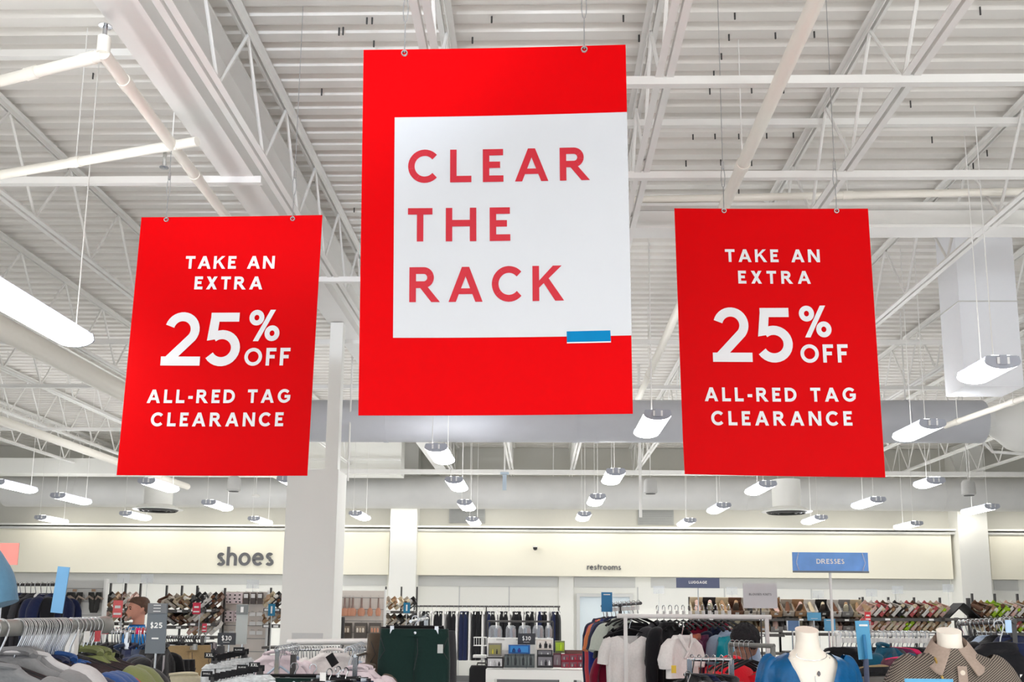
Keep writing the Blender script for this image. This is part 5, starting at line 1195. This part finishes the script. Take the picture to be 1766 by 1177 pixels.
# patterned polo mannequin
Y2 = 4.05; p2 = P(1636, 1085, Y2); mannequin(p2, -.15, 'white headless mannequin in the patterned knit polo')
def knit_mat():
    m = bpy.data.materials.new('chain_pattern_knit'); m.use_nodes = True; nt = m.node_tree; b = nt.nodes['Principled BSDF']; b.inputs['Roughness'].default_value = .9
    tc = nt.nodes.new('ShaderNodeTexCoord'); mp = nt.nodes.new('ShaderNodeMapping'); mp.inputs['Rotation'].default_value = (0, math.radians(35), 0); mp.inputs['Scale'].default_value = (1, .15, 1)
    w1 = nt.nodes.new('ShaderNodeTexWave'); w1.bands_direction = 'X'; w1.inputs['Scale'].default_value = 58; w1.inputs['Distortion'].default_value = 0
    w2 = nt.nodes.new('ShaderNodeTexWave'); w2.bands_direction = 'Z'; w2.inputs['Scale'].default_value = 44; w2.inputs['Distortion'].default_value = 0
    mu = nt.nodes.new('ShaderNodeMath'); mu.operation = 'MULTIPLY'; cr = nt.nodes.new('ShaderNodeValToRGB')
    cr.color_ramp.elements[0].position = .3; cr.color_ramp.elements[0].color = (*lin((58, 50, 46)), 1); cr.color_ramp.elements[1].position = .42; cr.color_ramp.elements[1].color = (*lin((172, 160, 146)), 1)
    nt.links.new(tc.outputs['Object'], mp.inputs[0]); nt.links.new(mp.outputs[0], w1.inputs[0]); nt.links.new(mp.outputs[0], w2.inputs[0])
    nt.links.new(w1.outputs['Fac'], mu.inputs[0]); nt.links.new(w2.outputs['Fac'], mu.inputs[1]); nt.links.new(mu.outputs[0], cr.inputs[0]); nt.links.new(cr.outputs[0], b.inputs['Base Color'])
    return m
M_knit = knit_mat(); M_coll = mat('striped_collar', (160, 142, 130), .85, var=.2, scale=90)
kp = thing('knit_polo', 'brown chain-patterned knit polo with wide pale collar', 'polo shirt', (p2.x, Y2, p2.z), -.15)
def polo(u, v):
    z = -.075 - v * .5; hx, hy = tor(z - .012); hx += .018 + .01 * v; hy += .016; a = 2 * PI * u; rip = 1 + .015 * math.sin(9 * a + 5 * v)
    return (hx * rip * math.cos(a), hy * rip * math.sin(a), z)
MB().grid(polo, 48, 26, True).build('body', M_knit, kp)
for s in (-1, 1):
    def slv2(u, v, s=s):
        a = 2 * PI * u; r = (.034 + .05 * math.sin(PI * min(1, v * .6 + .1))) * (1 + .03 * math.sin(5 * a))
        c = Vector((s * (.12 + .125 * v ** .75), .005, -.13 - .03 * v - .3 * v ** 1.4)); d = Vector((s * .6, 0, -.7)).normalized(); e1 = Vector((0, 1, 0)); e2 = d.cross(e1)
        return c + e1 * (r * math.cos(a)) + e2 * (r * math.sin(a))
    MB().grid(slv2, 30, 16, True).build('sleeve', M_knit, kp)
def collar(u, v):
    th = (u * 2 - 1) * 2.95; fr = (1 - math.cos(th)) / 2                 # 0 at the nape, 1 at the front
    base = Vector((.058 * math.sin(th), .052 * math.cos(th) - .012 * fr, -.05 - .06 * fr))
    out = Vector((math.sin(th) * (.03 + .02 * fr) + math.copysign(.045 * fr ** 6, th), math.cos(th) * .032 - .03 * fr, -.04 - .045 * fr ** 2))
    if v < .2: return base + Vector((math.sin(th) * .004, math.cos(th) * .004, .03 * (v / .2)))
    q = (v - .2) / .8
    return base + Vector((math.sin(th) * .006, math.cos(th) * .006, .03 - .012 * q)) + out * q
m = MB().grid(collar, 44, 10)
o = m.build('collar', M_coll, kp); sd = o.modifiers.new('thick', 'SOLIDIFY'); sd.thickness = .006; sd.offset = 0
MB().box((.012, -.125, -.24), (.034, .012, .2), Euler((-.12, 0, 0)).to_matrix()).build('placket', M_coll, kp, smooth=False)
for i in range(3): 
    b_ = MB().lathe([(.001, 0), (.011, 0), (.009, .006), (.001, .007)], (0, 0, 0), 12).build('button', mat('button_pearl', (214, 202, 186), .3), kp); b_.rotation_euler = (PI / 2, 0, 0); b_.location = (.012, -.118 - .008 * i, -.165 - i * .06)
ch = thing('chain_necklace', 'gold curb chain hanging across the patterned polo', 'necklace', (p2.x, Y2, p2.z), -.15)
MB().tube([(-.07, -.02, -.085), (-.075, -.085, -.12), (-.06, -.13, -.2), (-.035, -.145, -.28), (-.01, -.15, -.36)], .0045, 8).build('chain_links', M_gold, ch)
# -------------------- racks behind the mannequins
A, B = P(1440, 1095, 6.2), P(1600, 1096, 6.4)
rack('white bar rack of dark patterned clothes behind the two mannequins', A, B, .013, M_rackw, (.03, .97))
hang_row(A, B, 22, 'hangW3', make_hanger(.36, M_whiteplastic, M_whiteplastic), 'white hanger on the bar between the mannequins, {o} along', 'hanger', 'white hangers between the mannequins', base_rot=.55, jit=.25)
hang_row(A, B, 12, 'blou_long', None, '{c} top on the bar between the mannequins, {o} along', 'top', 'tops between the mannequins', ['black', 'charcoal', 'navy', 'black', 'black', 'deep teal', 'charcoal', 'plum', 'magenta', 'black', 'black', 'charcoal'], base_rot=.55, jit=.2)
place('shirt_soft', None, P(1525, 1092, 5.9), (0, 0, .9), 'deep teal blouse lifted above the patterned tops', 'blouse', None, one('deep teal'))
place('blou_short', None, P(1545, 1108, 5.5), (0, 0, .7), 'plum printed blouse with pink trim before the patterned polo', 'blouse', None, {'body': mat('plum_print', (90, 50, 64), .9, var=.6, scale=60), 'sleeve': mat('plum_print', (90, 50, 64), .9, var=.6, scale=60), 'collar': K('magenta')})
place('shirt_jacket', None, P(1505, 1120, 5.0), (0, 0, .5), 'black jacket with beige edge behind the tall blue blade', 'jacket', None, {'body': K('black'), 'sleeve': K('black'), 'collar': K('khaki')})
A, B = P(1652, 1077, 6.6), P(1750, 1072, 5.6)
rack('black rail rack of navy jackets past the patterned polo', A, B, .013, M_rackd, (.03, .97))
hang_row(A, B, 12, 'hangA', None, 'black hanger on the navy jacket rail, {o} along', 'hanger', 'hangers on the navy jacket rail', base_rot=.5, jit=.3)
hang_row(A, B, 6, 'shirt_jacket', None, '{c} jacket on the rail past the patterned polo, {o} along', 'jacket', 'jackets past the patterned polo', ['bright red', 'charcoal', 'black', 'light blue', 'black', 'navy'], base_rot=.5, jit=.2)
bj = place('shirt_jacket', None, P(1722, 1080, 4.9), (0, 0, .12), 'big black fleece jacket filling the picture corner', 'jacket', None, one('black'))
place('hangA', None, P(1722, 1079, 4.92), (0, 0, .12), 'black hanger of the big black fleece jacket', 'hanger')
place('cardi', None, P(1768, 1082, 4.9), (0, 0, -.15), 'navy fleece jacket cut by the picture edge', 'jacket', None, one('navy'))
bt = sign(1733, 1070, 1745, 1092, 4.8, mat('pale_blue_tag', (176, 206, 240), .4), 'pale blue round tag on the navy jacket rail', name='hang_tag', cat='tag')
MB().box((.06, -.062, -.26), (.02, .006, .07)).build('size_sticker', M_whiteplastic, bj, smooth=False)
# low table edge between mannequins
p = P(1520, 1168, 4.9); t = thing('display_cube', 'dark gray display table top edge below the blue blade', 'table', (p.x, 5.0, 0)); MB().box((0, 0, p.z - .03), (.34, .4, .06)).build('tabletop', M_shelf, t, smooth=False); MB().box((0, 0, (p.z - .06) / 2), (.06, .06, p.z - .06)).build('leg', M_shelf, t, smooth=False)
# small white notices taped on the walls above the racks
for i, (px, py) in enumerate(((1411, 1026), (1503, 1023), (1548, 1018), (1635, 1015), (1262, 1020), (1136, 1018), (213, 998), (254, 998), (436, 1008))):
    q = P(px, py, 14.6 if px > 600 else 12.6); tt = thing('paper_notice', 'small white paper size notice standing over the shoe racks, %s' % ('above the dresses sign pole', 'past the dresses sign end', 'above the slanted sandals', 'beside the back pilaster', 'before the frosted card', 'beside the luggage sign', 'above the slippers rack', 'above the man in blue', 'above the blush slatwall')[i], 'notice', q, 0, 'paper notices')
    MB().box((0, 0, 0), (.16, .004, .11)).build('sheet', M_clear, tt, smooth=False); MB().tube([(0, .006, .0), (0, .006, -q.z + .3)], .004, 5).build('stem', M_clear, tt)
# -------------------- people
M_skin = mat('skin', (214, 152, 130), .55, var=.06, scale=20); M_hair = mat('brown_hair', (92, 66, 52), .7, var=.3, scale=60, bump=.6); M_tee = cloth((38, 138, 222), 'blue_tee'); M_jeanp = cloth((44, 54, 76), 'jeans')
HEAD = [(1.79, .022, .03, .008), (1.777, .05, .064, .006), (1.75, .068, .088, .004), (1.71, .077, .1, .002), (1.67, .076, .099, 0), (1.63, .071, .092, -.004), (1.595, .06, .078, -.014), (1.57, .046, .056, -.03), (1.555, .03, .034, -.045)]
def person_body(m, k=1.0, bend=0.0):
    # one closed surface: legs, torso, arms, neck and head, fused by a remesh
    H = k
    m.loft([((0, cy, z * H), hx, hy, 1) for z, hx, hy, cy in HEAD], 28)
    m.loft([((0, .018, 1.64 * H), .05, .05, 1), ((0, .016, 1.56 * H), .056, .056, 1), ((0, .006, 1.48 * H), .064, .06, 1), ((0, 0, 1.42 * H), .09, .07, 1)], 20)
    m.loft([((0, 0, 1.48 * H), .07, .06, 1), ((0, 0, 1.45 * H), .13, .075, .9), ((0, 0, 1.4 * H), .19, .095, .85), ((0, 0, 1.3 * H), .185, .115, .85), ((0, 0, 1.1 * H), .16, .11, .9), ((0, 0, .98 * H), .165, .11, .9), ((0, 0, .88 * H), .17, .115, .9), ((0, 0, .82 * H), .15, .1, .9)], 28)
    for s in (-1, 1):
        m.tube([(s * .09, 0, .86 * H), (s * .095, 0, .7 * H), (s * .095, -.01, .48 * H), (s * .095, .015, .3 * H), (s * .095, .01, .08 * H)], [.088, .082, .058, .056, .042], 16)
        m.loft([((s * .095, -.05, .09), .04, .1, .8), ((s * .098, -.06, .04), .046, .125, .8), ((s * .098, -.06, .0), .046, .125, .8)], 16)
        m.tube([(s * .17, 0, 1.4 * H), (s * .21, .01, 1.3 * H), (s * .23, .01, 1.13 * H), (s * .2, -.1, 1.0 * H), (s * .14, -.22, .99 * H)], [.056, .052, .043, .036, .028], 12)
        hb = Vector((s * .14, -.22, .99 * H)); m.loft([(hb + Vector((0, 0, .0)), .03, .03, 1), (hb + Vector((-s * .02, -.05, 0)), .036, .02, 1)], 10)
        for f in range(4):
            o = Vector((s * (-.035 + f * .017), -.06, 0)); L_ = (.062, .074, .07, .055)[f]
            m.tube([hb + o, hb + o + Vector((0, -L_ * .6, -.006)), hb + o + Vector((0, -L_, -.024))], [.0095, .009, .008], 8)
        m.tube([hb + Vector((-s * .03, -.01, 0)), hb + Vector((-s * .055, -.04, .006)), hb + Vector((-s * .06, -.065, .0))], [.011, .01, .008], 8)
    # face relief: nose, brow, chin, ears
    m.tube([(0, -.095, 1.675 * H), (0, -.112, 1.645 * H), (0, -.118, 1.625 * H), (0, -.1, 1.617 * H)], [.009, .011, .015, .012], 10)
    m.tube([(-.05, -.082, 1.683 * H), (0, -.099, 1.686 * H), (.05, -.082, 1.683 * H)], [.01, .013, .01], 8)
    m.loft([((0, -.075, 1.58 * H), .025, .02, 1), ((0, -.082, 1.565 * H), .028, .022, 1), ((0, -.078, 1.548 * H), .02, .018, 1)], 12)
    m.tube([(-.026, -.09, 1.594 * H), (0, -.1, 1.592 * H), (.026, -.09, 1.594 * H)], [.006, .008, .006], 8)
    for s in (-1, 1): m.tube([(s * .074, .012, 1.625 * H), (s * .084, .018, 1.65 * H), (s * .086, .024, 1.675 * H), (s * .076, .014, 1.685 * H)], [.01, .014, .014, .009], 8)
    return m
pm = P(240, 1029, 10.4)
man = thing('person', 'man with brown hair in bright blue tee looking down, standing behind the polo rack', 'person', (pm.x, 10.4, 0), -.85)
Kh = pm.z / 1.805
bo = person_body(MB(), Kh).build('body', M_skin, man)
rm = bo.modifiers.new('fuse', 'REMESH'); rm.mode = 'VOXEL'; rm.voxel_size = .009; rm.use_smooth_shade = True
sm = bo.modifiers.new('soft', 'SMOOTH'); sm.iterations = 4; sm.factor = .5
H = Kh
def head_at(z):
    for i in range(len(HEAD) - 1):
        if HEAD[i][0] >= z >= HEAD[i + 1][0]:
            f = (HEAD[i][0] - z) / (HEAD[i][0] - HEAD[i + 1][0]); return [HEAD[i][k] * (1 - f) + HEAD[i + 1][k] * f for k in (1, 2, 3)]
    return [.0, .0, .008] if z > 1.79 else list(HEAD[-1][1:])
def headcap(u, v):
    a = 2 * PI * u; fr = max(0, -math.sin(a)); bk = max(0, math.sin(a))
    zl = 1.675 + .062 * fr ** .6 - .075 * bk                       # hairline: high on the brow, low at the nape
    z = 1.789 - (1.789 - zl) * v ** 1.4; hx, hy, cy = head_at(z); k = 1.0 + .02 * math.sin(13 * a + 6 * v)
    g = .014 * (1 - .6 * max(0, v - .8) * 5 * .8)
    return ((hx + g) * k * math.cos(a), cy + .004 + (hy + g) * k * math.sin(a), (z + .012 * (1 - v)) * H)
MB().grid(headcap, 40, 14, True).build('hair', M_hair, man)
MB().tube([(-.045, -.084, 1.578 * H), (-.03, -.09, 1.562 * H), (0, -.096, 1.55 * H), (.03, -.09, 1.562 * H), (.045, -.084, 1.578 * H)], [.009, .012, .013, .012, .009], 10).build('beard', mat('gray_beard', (160, 138, 124), .9, var=.3, scale=90), man)
for s in (-1, 1):
    MB().lathe([(.001, -.008), (.008, -.004), (.008, .004), (.001, .008)], (s * .031, -.092, 1.665 * H), 10).build('eye', mat('eye_dark', (44, 34, 30), .2), man)
    MB().tube([(s * .016, -.103, 1.684 * H), (s * .034, -.101, 1.69 * H), (s * .05, -.09, 1.685 * H)], .005, 6).build('eyebrow', M_hair, man)
ts = MB()
ts.loft([((0, 0, 1.49 * H), .08, .072, .95), ((0, 0, 1.465 * H), .125, .088, .9), ((0, 0, 1.41 * H), .205, .112, .85), ((0, 0, 1.3 * H), .205, .135, .85), ((0, -.005, 1.1 * H), .19, .138, .9), ((0, 0, .9 * H), .195, .135, .9)], 32, cap=False)
ts.build('t_shirt', M_tee, man)
for s in (-1, 1): MB().tube([(s * .16, 0, 1.41 * H), (s * .215, .01, 1.32 * H), (s * .238, .01, 1.2 * H)], [.072, .072, .07], 16, cap=False).build('shirt_sleeve', M_tee, man)
MB().tube([(.081 * math.cos(a), .073 * math.sin(a), 1.49 * H) for a in [2 * PI * i / 22 for i in range(22)]], .008, 6, closed=True).build('neckline', cloth((30, 80, 140), 'blue_rib'), man)
j = MB(); j.loft([((0, 0, .95 * H), .172, .122, .9), ((0, 0, .85 * H), .185, .13, .9), ((0, 0, .8 * H), .175, .12, .9)], 28, cap=False)
for s in (-1, 1): j.tube([(s * .09, 0, .84 * H), (s * .095, 0, .68 * H), (s * .097, -.01, .48 * H), (s * .097, .012, .28 * H), (s * .097, .01, .06 * H)], [.1, .095, .075, .072, .065], 16, cap=False)
j.build('jeans', M_jeanp, man)
for s in (-1, 1): MB().loft([((s * .098, -.045, .09), .05, .11, .8), ((s * .1, -.06, .045), .054, .14, .8), ((s * .1, -.06, .002), .054, .142, .8)], 18).build('shoe', M_black, man)
# shopper with black hair and red top, bending behind the low rack
pw = P(1276, 1077, 7.0); wz = pw.z
wo = thing('person', 'shopper with round black hair and red top bending away behind the gray bar', 'person', (pw.x + .06, 7.0, 0), 2.5)
bw = MB()
hd = Vector((.02, -.02, wz - .11)); sc = Vector((0, .2, wz - .32))
bw.lathe([(.001, -.12), (.05, -.1), (.07, -.05), (.078, 0), (.07, .05), (.045, .085), (.001, .1)], hd, 20, cap=False)
bw.tube([hd + Vector((0, .03, -.06)), sc + Vector((0, -.05, .1)), sc], [.055, .055, .09], 16)
bw.tube([sc + Vector((0, -.04, .06)), sc + Vector((0, .06, -.08)), sc + Vector((0, .2, -.3)), Vector((0, .42, .86)), Vector((0, .42, .78))], [(.1, .08), (.15, .11), (.13, .1), (.15, .12), (.13, .11)], 24)
for s in (-1, 1):
    bw.tube([(s * .09, .42, .84), (s * .1, .4, .48), (s * .1, .44, .08)], [.09, .062, .042], 14); bw.loft([((s * .1, .38, .08), .04, .09, .8), ((s * .1, .36, .0), .045, .12, .8)], 14)
    sh = sc + Vector((s * .15, .03, .0)); bw.tube([sh, sh + Vector((s * .06, -.06, -.2)), sh + Vector((s * .02, -.24, -.34))], [.055, .045, .03], 12)
    hb = sh + Vector((s * .02, -.24, -.34))
    for f in range(4): bw.tube([hb + Vector((s * (-.02 + f * .014), 0, 0)), hb + Vector((s * (-.02 + f * .014), -.06, -.01)), hb + Vector((s * (-.02 + f * .014), -.095 + .008 * abs(f - 1), -.03))], [.011, .009, .008], 8)
    bw.tube([hb + Vector((-s * .02, .01, 0)), hb + Vector((-s * .045, -.03, .0)), hb + Vector((-s * .05, -.055, -.005))], [.012, .01, .008], 8)
bw.tube([hd + Vector((0, -.07, .02)), hd + Vector((0, -.09, -.02)), hd + Vector((0, -.075, -.035))], [.01, .014, .012], 8)
ob = bw.build('body', mat('skin_deep', (126, 84, 66), .55, var=.05), wo)
rm = ob.modifiers.new('fuse', 'REMESH'); rm.mode = 'VOXEL'; rm.voxel_size = .01; rm.use_smooth_shade = True
hm = MB()
def hairball(u, v):
    a = 2 * PI * u; b = PI * v; r = .1 * (1 + .05 * math.sin(9 * a) * math.sin(7 * b) + .03 * math.sin(17 * a + 5 * b))
    return hd + Vector((r * math.sin(b) * math.cos(a), .035 + r * math.sin(b) * math.sin(a), .02 + r * math.cos(b)))
hm.grid(hairball, 40, 24, True); hm.build('hair', mat('black_hair', (26, 25, 29), .8, var=.3, scale=70, bump=.8), wo)
tm_ = MB(); tm_.tube([sc + Vector((0, -.035, .055)), sc + Vector((0, -.01, .03)), sc + Vector((0, .05, -.06)), sc + Vector((0, .2, -.3)), Vector((0, .42, .92))], [(.085, .07), (.15, .1), (.185, .135), (.165, .13), (.18, .145)], 28, cap=False)
tm_.build('red_top', cloth((226, 24, 44), 'red_top_cloth'), wo)
for s in (-1, 1):
    sh = sc + Vector((s * .14, .03, .01)); MB().tube([sh, sh + Vector((s * .07, -.06, -.2)), sh + Vector((s * .03, -.2, -.31))], [.075, .066, .05], 16, cap=False).build('sleeve', cloth((226, 24, 44), 'red_top_cloth'), wo)
j = MB()
for s in (-1, 1): j.tube([(s * .08, .42, .92), (s * .095, .41, .7), (s * .1, .4, .48), (s * .1, .44, .1)], [.11, .105, .08, .06], 16, cap=False)
j.build('trousers', M_jeanp, wo)
# drop prototypes that were never placed
for k, (o, used) in PROTO.items():
    if not used:
        for c in list(o.children_recursive) + [o]: bpy.data.objects.remove(c)
